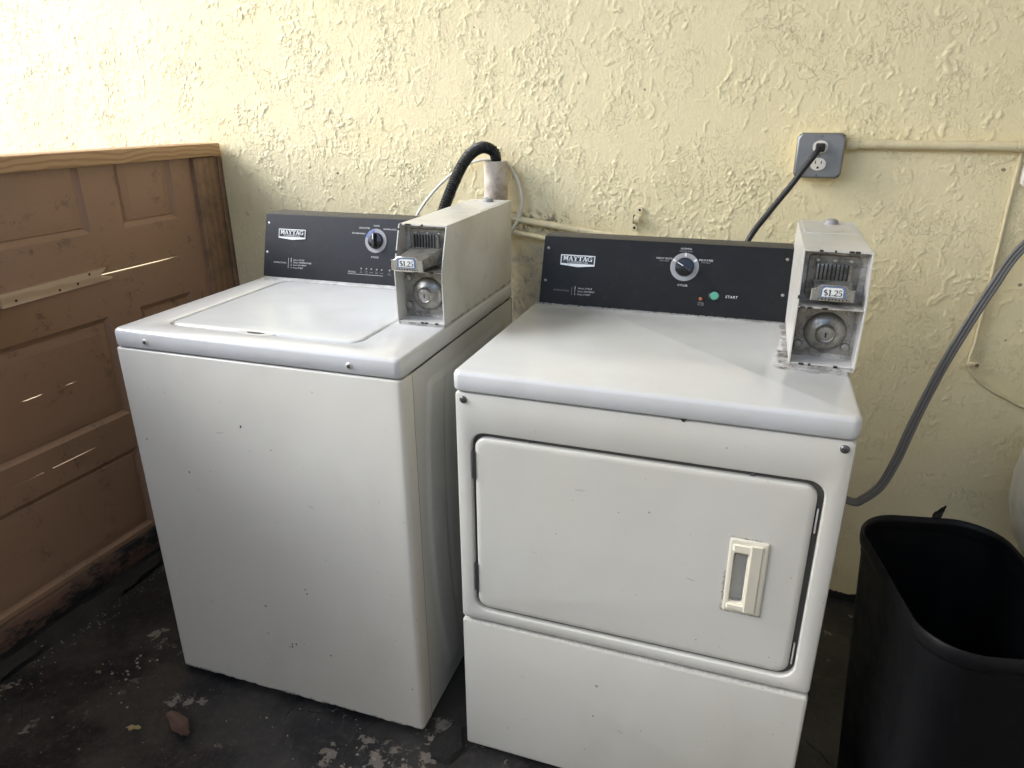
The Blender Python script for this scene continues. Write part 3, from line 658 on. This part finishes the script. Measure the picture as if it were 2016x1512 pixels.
def side_panel(x, sgn, root):
    ys = np.linspace(.048, D - .002, 90); zs = np.linspace(.012, zt - .002, 120); Y, Z = np.meshgrid(ys, zs)
    u = (Z - .083) / (.815 - .083)
    c1 = .096 + .19 * np.clip(np.abs(u - .60), 0, 1) ** 2.2; c2 = .184 + .16 * np.clip(np.abs(u - .62), 0, 1) ** 2.2
    ins = (u > -.02) & (u < 1.02); band = sstep(Y - c1, -.006, .006) * (1 - sstep(Y - c2, -.006, .006)) * ins
    hgt = .0045 * band + .004 * sstep(Y - c2, -.004, .02) * (1 - sstep(Y, .55, .60)) * ins
    flange = .006 * (1 - sstep(Y, .047, .0545))
    X = x + sgn * (hgt - .0035 - flange * .0); n, m = Y.shape
    b = bmesh.new(); vs = [[b.verts.new((X[i, j], Y[i, j], Z[i, j])) for j in range(m)] for i in range(n)]
    for i in range(n - 1):
        for j in range(m - 1): b.faces.new((vs[i][j], vs[i][j + 1], vs[i + 1][j + 1], vs[i + 1][j]))
    o = obj('side_panel', b, 'enamel_side', root, 60); return o
side_panel(W, 1, WM); side_panel(0, -1, WM)
obj('panel_seam', box(W - .0045, W - .0004, .0460, .0482, .014, zt - .004), 'black_edge', WM, 0)
obj('back_panel', box(.003, W - .003, D - .006, D - .002, .012, zt - .002), 'galv', WM)
g = random.Random(3)
for cx_, cz_ in ((.408, .345), (.412, .335), (.352, .175), (.350, .168), (.362, .178), (.30, .735), (.455, .17), (.14, .60)):
    n = 5; a0 = g.random() * 6; pp_ = [(cx_ + g.uniform(.0008, .0026) * math.cos(a0 + k * 6.283 / n), cz_ + g.uniform(.0015, .0050) * math.sin(a0 + k * 6.283 / n)) for k in range(n)]
    polys('paint_chip', [pp_], frame((0, -.0002, 0), (1, 0, 0), (0, 0, 1)), 'black_edge', WM, .0002)
for x in (.05, W - .05):
    for y in (.05, D - .06): obj('foot', lathe([(.018, 0), (.018, .008), (.010, .010), (.010, .03)], Matrix.Translation((x, y, 0)), 16), 'rubber', WM)
# top deck with a well for the lid
lx0, lx1, ly0, ly1 = .082, .563, .061, .502
O = lambda d, n=6: rr(d, W - d, d, D - d, .016 - d * .6, n); I = lambda d: rr(lx0 + d, lx1 - d, ly0 + d, ly1 - d, .030, 6)
b = loft([lz(O(.008), H - L + .001), lz(O(.0025), H - L), lz(O(0), H - L + .004), lz(O(0), H - .0080), lz(O(.0020), H - .0032), lz(O(.0050), H - .0009), lz(O(.0080), H),
          lz(I(0), H), lz(I(.0018), H - .0008), lz(I(.003), H - .003), lz(I(.003), H - .012), lz(I(.012), H - .013)])
deck = obj('top_deck', b, 'enamel_top', WM, 38)
J = lambda d: rr(lx0 + .0095 + d, lx1 - .0065 - d, ly0 + .007 + d, ly1 - .006 - d, .026, 6)
b = loft([lz(J(0), H - .012), lz(J(0), H - .0030), lz(J(.0012), H - .0006), lz(J(.004), H + .0010), lz(J(.012), H + .0014), lz(J(.05), H + .0002)])
lid = obj('lid', b, 'enamel_lid', WM, 50)
fx, fy = .318, ly0 + .0015                                            # finger pull at the lid's front edge
b = bmesh.new(); n = 20
ell = lambda rx, ry, z: [(fx + rx * math.cos(2 * math.pi * k / n), fy + .004 + ry * math.sin(2 * math.pi * k / n) * (1 if math.sin(2 * math.pi * k / n) < 0 else .35), z) for k in range(n)]
loft([ell(.046, .017, H + .0004), ell(.037, .0125, H + .0006), ell(.022, .0075, H + .0004)], False, False, b); obj('finger_pull_rim', b, 'enamel_top', WM, 60)
b = loft([ell(.022, .0075, H + .0002), ell(.022, .0075, H + .0007)]); obj('finger_pull', b, 'black_edge', WM, 0)
for x in (.088, .5755):
    M = frame((x, 0, .9020), (1, 0, 0), (0, 0, 1)); disc_screw('deck_grommet', M, .0068, .0030, 'outlet', WM, False)
    disc_screw('deck_screw', M @ Matrix.Translation((0, 0, .0022)), .0046, .0022, 'screwhead', WM)
cs = console_body(-.002, .571, .528, .5745, H, 1.0905, .655, WM)
M = frame((0, .528, H), (1, 0, 0), (0, .0465, .1663)) @ Matrix.Translation((0, 0, .0003))
badge(M, .043, .1276, .1045, .1325, cs); dial(M, .3423, .1140, .0315, .0215, 93, cs, ((100, 128), (132, 165)))
for x, y in ((.008, .1464), (.0058, .0668)): disc_screw('console_screw', M @ Matrix.Translation((x + .002, y, -.0003)), .0038, .0018, 'chrome', cs)
for s, x0, x1, y in (('POWERWASH', .2704, .3089, .1313), ('DELICATES', .2912, .3223, .1461), ('MIXED', .3335, .3507, .1531), ('NORMAL ECO', .3627, .3995, .1455), ('CYCLES', .3305, .3527, .0713), ('STATUS', .2646, .2865, .0294)):
    text(s, x0, x1, y, M, 'print', cs)
for s, x0, x1, y in (('INSTRUCTIONS', .0306, .0696, .0408), ('1', .0847, .0862, .0502), ('2', .0847, .0872, .0432), ('3', .0847, .0872, .0362), ('4', .0847, .0872, .0288), ('Select CYCLE', .0925, .127, .0502), ('Select TEMPERATURE', .0925, .1495, .0432), ('Insert PAYMENT', .0925, .1340, .0362), ('Press START', .0925, .1244, .0288),
    ('IN', .3010, .3050, .0328), ('USE', .3000, .3060, .0288), ('START', .3135, .3235, .0330), ('WASH', .3140, .3230, .0288), ('RINSE', .3285, .3385, .0306), ('FINAL', .3445, .3535, .0330), ('SPIN', .3450, .3530, .0288), ('DONE', .3595, .3690, .0306), ('LID', .3845, .3895, .0320), ('LOCKED', .3810, .3930, .0278)):
    text(s, x0, x1, y, M, 'print_dim' if y < .034 and x0 > .29 else 'print', cs)
polys('print_line', [bar(.0765, .0772, .0265, .0545)], M, 'print', cs); polys('print_line', [bar(.2635, .3686, .0236, .0243)], M, 'print', cs)
for x in (.3030, .3186, .3336, .3491, .3641, .3871): obj('status_lamp', lathe([(.0022, -.001), (.0022, .0006), (.0016, .0010)], M @ Matrix.Translation((x, .0395, 0)), 12), 'ring', cs)
coin_box(.573, .6825, ((.243, 1.1340), (.210, 1.043), (.213, .9310)), .664, .268, .250, (.9600, 1.0210), .162, WM, H, (.631, .9870), 0)

# ------------------------------------------------------------------ clothes dryer
W2, D2, H2, L2, B2, S2 = .677, .64, .9171, .0375, .0165, .3656
DR = thing('clothes_dryer', 'white front-loading dryer with black console and a green start button', 'dryer', (.4933, -.8612, 0), .0318)
z2t = H2 - L2 - .0035
obj('cabinet_core', box(.004, W2 - .004, .020, D2, .03, z2t - .010), 'enamel_side', DR)
obj('inner_base', box(.015, W2 - .015, .016, D2 - .02, .004, .035), 'black_edge', DR)
for s, x in ((-1, 0), (1, W2)):
    obj('side_panel', box(min(x, x - s * .003), max(x, x - s * .003), .022, D2 + .002, .015, z2t - .004, .0008, 1), 'enamel_side', DR)
def yl(x0, x1, z0, z1, r, y, n=6): return ly(rr(x0, x1, z0, z1, r, n), y)
# lower front panel
b = loft([yl(0, W2, B2, S2 - .003, .006, .030), yl(0, W2, B2, S2 - .003, .006, .006), yl(.0018, W2 - .0018, B2 + .0018, S2 - .0048, .006, .0018), yl(.006, W2 - .006, B2 + .005, S2 - .009, .006, 0)], False, True)
obj('lower_panel', b, 'enamel_dlow', DR, 40)
obj('seam_shade_strip', box(.006, W2 - .006, .014, .022, S2 - .006, S2 + .012), 'black_edge', DR, 0)  # black strip standing in for the shade inside the panel seam
# upper front with the door opening
ox0, ox1, oz0, oz1 = .0300, .6455, .3955, .7985
q = lambda d, y: yl(d, W2 - d, S2 + .0035 + d, z2t - d, .008, y); p = lambda d, y, r=.029: yl(ox0 + d, ox1 - d, oz0 + d, oz1 - d, r - d * .5, y)
b = loft([q(0, .030), q(0, .007), q(.0018, .002), q(.006, 0), p(-.0022, 0), p(-.0006, .0007), p(.0004, .0025), p(.0010, .0140), p(.005, .0150)], False, True)
uf = obj('upper_front', b, 'enamel', DR, 40)
for x, z in ((.1437, .7935), (.5315, .7900)): disc_screw('opening_plug', frame((x, .0085, z), (1, 0, 0), (0, 0, 1)), .0045, .002, 'screwhead', DR, False)
dq = lambda d, y: yl(.0372 + d, .6345 - d, .4045 + d, .7885 - d, .0225 - d * .4, y)
b = loft([dq(0, .0140), dq(0, .0055), dq(.0012, .0024), dq(.0045, .0006), dq(.012, .0), yl(.516, .544, .5375, .6445, .004, 0), yl(.516, .544, .5375, .6445, .004, .0200)])
dd = obj('dryer_door', b, 'enamel_door', DR, 50)
obj('door_gap_shade', loft([p(.0008, .0116), p(.0100, .0116)], False, False), 'gap_shade', DR, 0)  # dark ring put in the door gap to stand for its shade
for z0, z1 in ((.702, .759), (.445, .507)):
    b = tube([(.0345, .001, z0), (.0345, .001, z1)], .0038, 12)
    for k in (.33, .66):
        z = z0 + (z1 - z0) * k; tube([(.0345, .001, z - .0006), (.0345, .001, z + .0006)], .0042, 12, b)
    box(.0335, .0375, .003, .0135, z0 + .003, z1 - .003, bm=b)
    obj('hinge', b, 'screwhead', DR)
for z0, z1 in ((.700, .745), (.425, .470)):
    obj('latch_strike', box(.6375, .6400, .006, .014, z0, z1), 'outlet', DR)
# recessed pull: plate, raised grip, scooped pocket
hp = lambda d, y, r=.003: yl(.5095 + d, .5735 - d, .5195 + d, .6695 - d, r, y, 3)
hi_ = lambda d, y, n=3: yl(.5175 + d, .5425 - d, .5390 + d, .6430 - d, .004, y, n)
b = loft([hp(0, -.0002), hp(0, -.0022), hp(.0012, -.0032), hp(.0045, -.0036), hp(.0055, -.0036), hi_(0, -.0036), hi_(.0006, -.0026), hi_(.0014, .0020)], False, False)
hdl = obj('door_handle', b, 'ivory', DR, 40)
b = bmesh.new()
gp = [(.5440, -.0034), (.5440, -.0080), (.5465, -.0092), (.5630, -.0064), (.5655, -.0034)]
loft([[(x, y, z) for x, y in gp] for z in (.5265, .5300, .6590, .6620)], bm=b)
for z0, z1 in ((.6455, .6605), (.5270, .5375)):
    loft([[(x, -.0030, z0), (x, yy, z0 + .0015), (x, yy, z1 - .0015), (x, -.0030, z1)] for x, yy in ((.5150, -.0036), (.5180, -.0072), (.5330, -.0072), (.5445, -.0080))], bm=b)
obj('handle_grip', b, 'ivory', hdl, 30)
b = bmesh.new()
loft([[(x, y, z) for x, y in ((.5178, -.0008), (.5215, .0140), (.5300, .0185), (.5400, .0165), (.5428, -.0030))] for z in (.5385, .6435)], False, False, b, False)
box(.5180, .5424, -.0020, .0160, .5374, .5386, bm=b); box(.5180, .5424, -.0020, .0160, .6434, .6446, bm=b)
obj('handle_pocket', b, 'coinin', hdl, 30)
for x in (.0181, .6605): disc_screw('front_screw', frame((x, 0, .8620), (1, 0, 0), (0, 0, 1)), .0072, .0036, 'screwhead', DR)
pl = [(-.006, .0), (.006, .0), (.002, -.006), (-.001, -.0065)]
polys('chipped_edge', [[(.4123 + x, .8798 + z) for x, z in pl]], frame((0, -.0004, 0), (1, 0, 0), (0, 0, 1)), 'black_edge', DR, .0004)
O2 = lambda d: rr(-.003 + d, W2 + .003 - d, -.004 + d, D2 - d, .016 - d * .5, 6)
b = loft([lz(O2(.010), H2 - L2 + .002), lz(O2(.0025), H2 - L2), lz(O2(0), H2 - L2 + .004), lz(O2(0), H2 - .0085), lz(O2(.0022), H2 - .0034), lz(O2(.0055), H2 - .0009), lz(O2(.0090), H2)])
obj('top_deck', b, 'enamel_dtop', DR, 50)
cs2 = console_body(.0105, .5735, .5025, .5503, H2, 1.0725, .618, DR); cs2.data.materials[0] = MAT['console_black']
M = frame((0, .5025, H2), (1, 0, 0), (0, .0478, .1554)) @ Matrix.Translation((0, 0, .0003))
obj('console_trim', prism([(.4985, H2 + .0002), (.4985, H2 + .0022), (.5040, H2 + .0022), (.5040, H2 + .0002)], 0, .0105, .5735), 'chrome', cs2, 0)
badge(M, .0550, .1382, .0925, .1200, cs2); dial(M, .3459, .1081, .0318, .0215, 152, cs2)
for x, y in ((.0222, .1331), (.0214, .0558), (.5627, .1381), (.5617, .0604)): disc_screw('console_screw', M @ Matrix.Translation((x, y, -.0003)), .0036, .0018, 'dullmetal', cs2)
for s, x0, x1, y, sh in (('HEAVY DUTY', .281, .3165, .1250, 0), ('NORMAL', .3335, .3580, .1492, .2), ('DELICATES', .3759, .4067, .1258, .2), ('CYCLES', .3345, .3565, .0667, 0), ('START', .4422, .4690, .0480, .2)):
    text(s, x0, x1, y, M, 'print', cs2, shear=sh)
for s, x0, x1, y in (('HIGH HEAT', .288, .3100, .1196), ('MEDIUM HEAT', .3310, .3605, .1434), ('LOW HEAT', .3815, .4020, .1203), ('INSTRUCTIONS', .0442, .0819, .0348), ('1', .0960, .0972, .0424), ('2', .0955, .0980, .0352), ('3', .0955, .0980, .0280), ('Select CYCLE', .1040, .1377, .0424), ('Insert PAYMENT', .1040, .1446, .0352), ('Press START', .1040, .1351, .0280), ('DRYER', .3840, .3970, .0300), ('IN USE', .3842, .3968, .0258)):
    text(s, x0, x1, y, M, 'print_dim' if (x0 > .2 or s == 'INSTRUCTIONS') else 'print', cs2)
polys('print_line', [bar(.0885, .0892, .0245, .0440)], M, 'print_dim', cs2)
for a in (35, 90, 150):
    ca, sa = math.cos(R(a)), math.sin(R(a)); r0, r1, w = .0235, .0315, .0022
    polys('dial_mark', [[(.3459 + r * ca - k * sa * w, .1081 + r * sa + k * ca * w) for r, k in ((r0, -1), (r1, -1), (r1, 1), (r0, 1))]], M @ Matrix.Translation((0, 0, .0018)), 'print', cs2)
Mb = M @ Matrix.Translation((.4186, .0480, 0))
obj('button_collar', lathe([(.0125, 0), (.0125, .0022), (.0105, .0030), (.0098, .0010)], Mb, 28), 'knob', cs2)
obj('start_button', lathe([(.0093, 0), (.0093, .0042), (.0082, .0056), (.004, .0060)], Mb, 28), 'green', cs2)
obj('indicator_lamp', lathe([(.0046, 0), (.0044, .0020), (.0030, .0036), (.001, .0042)], M @ Matrix.Translation((.3893, .0390, 0)), 18), 'amber', cs2)
coin_box(.5735, .6840, ((.225, 1.1280), (.200, 1.0330), (.207, .9245)), .570, .250, .250, (.9510, 1.0165), .207, DR, H2, (.630, .9775), 1)

# ------------------------------------------------------------------ pipes, hose and small things on the wall
def two(name, label, cat, group=None, loc=(0, 0, 0)): return thing(name, label, cat, loc, 0, group)
SP = two('standpipe', 'grimy white drain standpipe with a wide coupling beside the wall', 'pipe', None, (.252, -.045, 0))
T = lambda x, y, z: Matrix.Translation((x, y, z))
obj('pipe', lathe([(.027, .05), (.027, 1.125)], T(0, 0, 0), 28), 'pvc', SP)
obj('coupling', lathe([(.0270, 1.118), (.0325, 1.119), (.0330, 1.122), (.0330, 1.160), (.0338, 1.163), (.0330, 1.167), (.0326, 1.205), (.0335, 1.208), (.0335, 1.222), (.0300, 1.223), (.0290, 1.200)], T(0, 0, 0), 32), 'pvc', SP, 50)
hp_ = spline([(.10, -.255, .86), (.135, -.215, 1.02), (.165, -.175, 1.135), (.192, -.125, 1.222), (.216, -.082, 1.256), (.240, -.055, 1.254), (.254, -.046, 1.225), (.256, -.045, 1.10)], 60)
hl = [0.0]
for a, c in zip(hp_, hp_[1:]): hl.append(hl[-1] + (c - a).length)
nr = int(hl[-1] / .0011); rs = []
pp = []
for i in range(nr):
    s = hl[-1] * i / (nr - 1); k = int(np.searchsorted(hl, s)); k = min(max(k, 1), len(hl) - 1); f = (s - hl[k - 1]) / (hl[k] - hl[k - 1]); pp.append(hp_[k - 1].lerp(hp_[k], f)); rs.append(.0150 + .0013 * math.sin(2 * math.pi * s / .0052))
o = obj('drain_hose', tube(pp, rs, 16), 'rubber', None, 70); tag(o, 'black corrugated hose bent over into the standpipe', 'hose')
o = obj('clear_tube', tube(spline([(.02, -.16, 1.00), (.030, -.10, 1.075), (.075, -.06, 1.145), (.135, -.03, 1.198), (.200, -.018, 1.222), (.262, -.006, 1.218), (.305, -.018, 1.175), (.322, -.022, 1.115), (.312, -.025, 1.065), (.290, -.04, 1.025), (.26, -.07, .97)], 10), .0042, 8), 'tube_white', None, 60)
tag(o, 'thin milky plastic tube looping behind the standpipe', 'tube')
o = obj('water_pipe', tube([(.20, -.020, 1.076), (.70, -.020, 1.0165)], .0095, 14), 'pipe_yellow'); tag(o, 'upper painted pipe sloping down behind the black console', 'pipe')
o = obj('water_pipe', tube([(.18, -.028, 1.043), (.55, -.028, .995)], .0078, 14), 'pipe_yellow'); tag(o, 'lower painted pipe just below the other sloping pipe', 'pipe')
# pipe strap, empty, nailed to the wall
ST = two('pipe_strap', 'small empty half-round pipe strap nailed to the wall above the black console', 'strap', None, (.648, -.002, 1.078))
b = bmesh.new(); pth = [(-.004, .026), (-.004, .017)] + [(-.004 - .016 * math.sin(R(a)), .013 * math.cos(R(a))) for a in range(0, 181, 15)] + [(-.004, -.017), (-.004, -.026)]
loft([[(x, y, z) for x in (-.007, .007) for (y, z) in ([(p_[0] + (0 if x < 0 else 0), p_[1]) ] )] for p_ in pth], False, False, b, False)
loft([[(x, p_[0] - .0015, p_[1]) for x in (-.007, .007)] for p_ in pth], False, False, b, False)
o = obj('strap_band', b, 'pipe_yellow', ST, 60); o.rotation_euler = (0, R(14), 0)
for s in (1, -1):
    b = lathe([(.0090, 0), (.0090, .003), (.008, .0038)], frame((s * .006, -.003, s * .024), (1, 0, 0), (0, 0, 1)), 16); obj('strap_ear', b, 'pipe_yellow', ST)
    disc_screw('strap_nail', frame((s * .006, -.0066, s * .024), (1, 0, 0), (0, 0, 1)), .0036, .001, 'ink', ST, False)
obj('rubber_liner', box(-.0095, -.0065, -.016, -.002, -.012, .012, .002), 'ink', ST)
# outlet box
EB = two('outlet_box', 'square grey metal outlet box with two white sockets on the wall', 'outlet box', None, (1.0795, -.002, 1.251))
bx_ = lambda d, y, r=.008: ly(rr(-.0535 + d, .0535 - d, -.0515 + d, .0515 - d, r, 4), y)
obj('box_body', loft([bx_(.001, .002), bx_(.001, -.036), bx_(.003, -.038)]), 'pipe_yellow', EB)
cp = [(-.0535 + .010, -.0515), (.0535 - .010, -.0515), (.0535, -.0515 + .010), (.0535, .0515 - .010), (.0535 - .010, .0515), (-.0535 + .010, .0515), (-.0535, .0515 - .010), (-.0535, -.0515 + .010)]
cin = [(x * .93, z * .93) for x, z in cp]
cov = obj('cover_plate', loft([[(x, -.0382, z) for x, z in cp], [(x, -.0405, z) for x, z in cp], [(x, -.0460, z) for x, z in cin], [(x * .98, -.0468, z * .98) for x, z in cin]]), 'galv', EB, 30)
for zc in (.0200, -.0190):
    f = lambda s, y: [(max(-.0165, min(.0165, .0175 * s * math.cos(2 * math.pi * k / 32))), y, zc + .0145 * s * math.sin(2 * math.pi * k / 32)) for k in range(32)]
    so = obj('socket', loft([f(1, -.0466), f(1, -.0495), f(.95, -.0502)]), 'outlet', EB)
    b = bmesh.new(); box(-.0074, -.0054, -.0506, -.0500, zc + .0005, zc + .0085, bm=b); box(.0054, .0074, -.0506, -.0500, zc + .001, zc + .0080, bm=b); box(-.0024, .0024, -.0506, -.0500, zc - .0098, zc - .0050, bm=b)
    obj('socket_slot', b, 'ink', so, 0)
for x, z in ((-.046, .044), (.046, .044), (-.046, -.044), (.046, -.044)): disc_screw('cover_screw', frame((x, -.0405, z), (1, 0, 0), (0, 0, 1)), .0042, .002, 'ink', EB, False)
for z in (.0445, -.0445, .0005): disc_screw('plate_screw', frame((0, -.0466, z), (1, 0, 0), (0, 0, 1)), .0024, .001, 'screwhead', EB, False)
PC = two('dryer_plug_cord', 'black plug and cord hanging from the upper socket to the console', 'power cord', None, (1.079, -.052, 1.271))
b = loft([ly(rr(-.0085, .0095, -.0095, .0085, .004, 4), 0), ly(rr(-.0105, .0105, -.0105, .0090, .004, 4), -.008), ly(rr(-.0100, .0090, -.0105, .0080, .004, 4), -.018), ly(rr(-.0085, .0050, -.0100, .0045, .004, 4), -.025)])
obj('plug', b, 'rubber', PC, 50)
obj('cord', tube(spline([(-.002, -.020, -.002), (-.010, -.030, -.016), (-.027, -.034, -.042), (-.056, -.040, -.090), (-.096, -.052, -.150), (-.132, -.072, -.210), (-.158, -.09, -.29)], 10), .0070, 12), 'rubber', PC, 60)
CD = two('conduit', 'yellow painted horizontal conduit running from the outlet box along the wall', 'conduit', None, (1.14, -.016, 1.277))
obj('conduit_pipe', tube([(.0, 0, 0), (.62, 0, -.002)], .0105, 16), 'pipe_yellow', CD)
obj('connector', loft([[(x, .0135 * math.cos(a), .0135 * math.sin(a)) for a in [R(30 * k) for k in range(12)]] for x in (-.004, .022)]), 'pipe_yellow', CD)
obj('conduit_clip', loft([[(x, .0128 * math.cos(a), .0128 * math.sin(a)) for a in [R(20 * k) for k in range(18)]] for x in (.343, .356)]), 'pipe_yellow', CD)
CB = two('wall_cable', 'thin painted cable dropping from the conduit and bending off along the wall', 'cable', None, (1.497, -.006, .765))
obj('cable', tube(spline([(-.002, 0, .50), (-.002, 0, .35), (-.001, 0, .20), (-.001, 0, .06), (-.004, 0, .01), (.006, 0, -.020), (.045, 0, -.055), (.10, 0, -.082), (.145, 0, -.10), (.28, 0, -.13)], 10), .0042, 10), 'pipe_yellow', CB, 60)
obj('cable_clip', box(-.010, .016, -.009, .004, -.006, .007, .003), 'pipe_yellow', CB)
disc_screw('clip_nail', frame((.012, -.009, .0005), (1, 0, 0), (0, 0, 1)), .0045, .003, 'leaf_brown', CB, False)
o = obj('cover_box', loft([ly(rr(1.5045, 1.579, 1.190, 1.243, .012, 5), .001), ly(rr(1.5045, 1.579, 1.190, 1.243, .012, 5), -.018), ly(rr(1.508, 1.576, 1.193, 1.240, .010, 5), -.022)]), 'outlet'); tag(o, 'white cover box on the wall just under the conduit', 'cover box')
# ribbed grey supply cord: three cores side by side
GC = two('supply_cord', 'thick grey three-core cord curving down to the side of the dryer', 'power cord', None, (1.10, -.205, .36))
base = Vector((1.10, -.205, .36))
ctl = [(1.1, -0.205, 0.47), (1.19, -0.203, 0.466), (1.266, -0.2, 0.435), (1.293, -0.2, 0.448), (1.327, -0.19, 0.488), (1.351, -0.175, 0.556), (1.368, -0.16, 0.627), (1.389, -0.14, 0.702), (1.417, -0.12, 0.795), (1.451, -0.095, 0.885), (1.488, -0.07, 0.973), (1.53, -0.045, 1.058), (1.62, -0.035, 1.17), (1.72, -0.03, 1.28)]
cl = spline(ctl, 12); m = len(cl)
for k in (-1, 0, 1):
    q_ = []
    for i, p_ in enumerate(cl):
        t = (cl[min(i + 1, m - 1)] - cl[max(i - 1, 0)]).normalized(); f = min(1, max(0, i / m * 2.2 - .15)); ang = (1 - f) * 1.35
        w = t.cross(Vector((0, -1, 0))).normalized(); n_ = w.cross(t); q_.append(p_ + (w * math.cos(ang) + n_ * math.sin(ang)) * (k * .0070) - base)
    obj('cord_core', tube(q_, .0043, 10), 'cord_grey', GC, 60)
obj('strain_relief', lathe([(.013, 0), (.013, .006), (.010, .012)], frame((1.10 - base.x, -.205 - base.y, .470 - base.z), (0, 1, 0), (0, 0, 1)), 16), 'rubber', GC)

# ------------------------------------------------------------------ bin, tank, leaves, debris
BN = thing('waste_bin', 'tall black plastic waste bin standing open beside the dryer', 'bin', (1.392, -.722, 0), R(-77 + 90))
RW, RL, RH = .133, .202, .60
def bl(s, z, r=.085, d=0.0):
    return lz(rr(-RW * s + d, RW * s - d, -RL * s + d, RL * s - d, r * s - d * .5, 10), z)
b = loft([bl(.71, .0), bl(.72, .004), bl(.83, .25), bl(.955, RH - .05), bl(.965, RH - .045), bl(.967, RH - .030), bl(.967, RH - .030, d=.004), bl(.93, RH - .09, d=.005), bl(.73, .012, d=.004)], True, True)
obj('bin_body', b, 'bin', BN, 50)
b = loft([bl(.966, RH - .032), bl(.99, RH - .028), bl(1.0, RH - .018), bl(1.0, RH - .006), bl(.985, RH), bl(.96, RH - .002), bl(.950, RH - .012), bl(.948, RH - .040)], False, False)
obj('rim', b, 'bin', BN, 60)
def leaf(name, pts_l, w, curl, mat, loc, rot, label, cat='leaf', n=22, fold=.8):
    b = bmesh.new(); rows = []
    for i in range(n + 1):
        t = i / n; ww = w * (math.sin(math.pi * min(1, t * .92 + .04)) ** .8); L_ = pts_l
        x = (t - .5) * L_; z = curl * (t - .5) ** 2 * 4
        jag = [1 + .07 * math.sin(13 * t + 2.1) + .03 * math.sin(41 * t), 1, 1, 1, 1 + .06 * math.sin(11 * t + .7) + .03 * math.sin(47 * t)]; rows.append([(x + .002 * math.sin(30 * t + 3 * k), k * ww * jag[q], z + abs(k) ** 1.5 * ww * fold + .0022 * math.sin(11 * t + 5 * k) * abs(k)) for q, k in enumerate((-1, -.5, 0, .5, 1))])
    loft(rows, False, False, b, False); loft([[(x, y, z + .0008) for x, y, z in r] for r in rows], False, False, b, False)
    o = obj(name, b, mat, None, 70); o.location = loc; o.rotation_euler = rot; return tag(o, label, cat)
leaf('dry_leaf', .094, .018, .018, 'leaf_brown', (-.155, -1.046, .006), (R(24), R(2), R(-19)), 'curled reddish brown dead leaf on the black floor')
leaf('small_leaf', .034, .0070, .001, 'leaf_yellow', (-.264, -1.087, .002), (0, 0, R(20)), 'small oval yellow leaf on the floor beside the dead leaf', n=12, fold=.05)
leaf('dark_leaf', .055, .0075, .008, 'leaf_dark', (1.376, -.512, .602), (R(90), R(-66), R(12)), 'dark pointed leaf sticking up behind the bin rim')
b = bmesh.new(); bmesh.ops.create_icosphere(b, subdivisions=2, radius=.05); g = random.Random(21)
for v in b.verts:
    k_ = g.uniform(.78, 1.12); v.co = Vector((v.co.x * .75 * k_, v.co.y * 1.15 * k_, max(-.004, min(.017, v.co.z * .55 * k_)) + g.uniform(-.002, .002)))
o = obj('stone_lump', b, 'rock', None, 18); o.location = (.452, -.872, 0); tag(o, 'dark grimy stone lump on the floor at the corner of the dryer', 'stone')
o = obj('round_vessel', lathe([(.02, .27), (.07, .285), (.13, .33), (.165, .39), (.185, .46), (.190, .53), (.182, .60), (.155, .67), (.11, .72), (.05, .745), (.02, .748)], T(0, 0, 0), 48), 'tank', None, 60)
o.location = (1.783, -.20, .03); tag(o, 'rounded off-white vessel by the wall behind the bin', 'vessel')
# loose flakes and grit, too many and too small to count
b = bmesh.new(); g = random.Random(5)
def flake(x, y, s):
    n = g.randint(4, 6); a0 = g.random() * 6; p_ = [(x + s * g.uniform(.5, 1) * math.cos(a0 + 2 * math.pi * k / n), y + s * g.uniform(.4, .9) * math.sin(a0 + 2 * math.pi * k / n)) for k in range(n)]
    t = g.uniform(.0006, .0018); loft([[(u, v, .0004) for u, v in p_], [(u + g.uniform(-.001, .001), v, t + .0006) for u, v in p_]], bm=b)
for _ in range(90): flake(g.uniform(-.62, .52), g.uniform(-1.32, -.86), g.choice([.0009, .0012, .0016, .0022, .004]))
for _ in range(60): flake(g.gauss(.33, .07), g.gauss(-1.03, .05), g.choice([.0018, .003, .0045, .006]))
for _ in range(30): flake(g.gauss(-.42, .06), g.gauss(-.93, .06), g.choice([.0018, .003, .005]))
for _ in range(120): flake(-.69 + abs(g.gauss(0, .03)), g.uniform(-1.3, -.5), g.choice([.0012, .002, .003]))
o = obj('floor_debris', b, 'chip', None, 0); tag(o, 'pale paint flakes and grit scattered over the black floor', None, None, 'stuff')
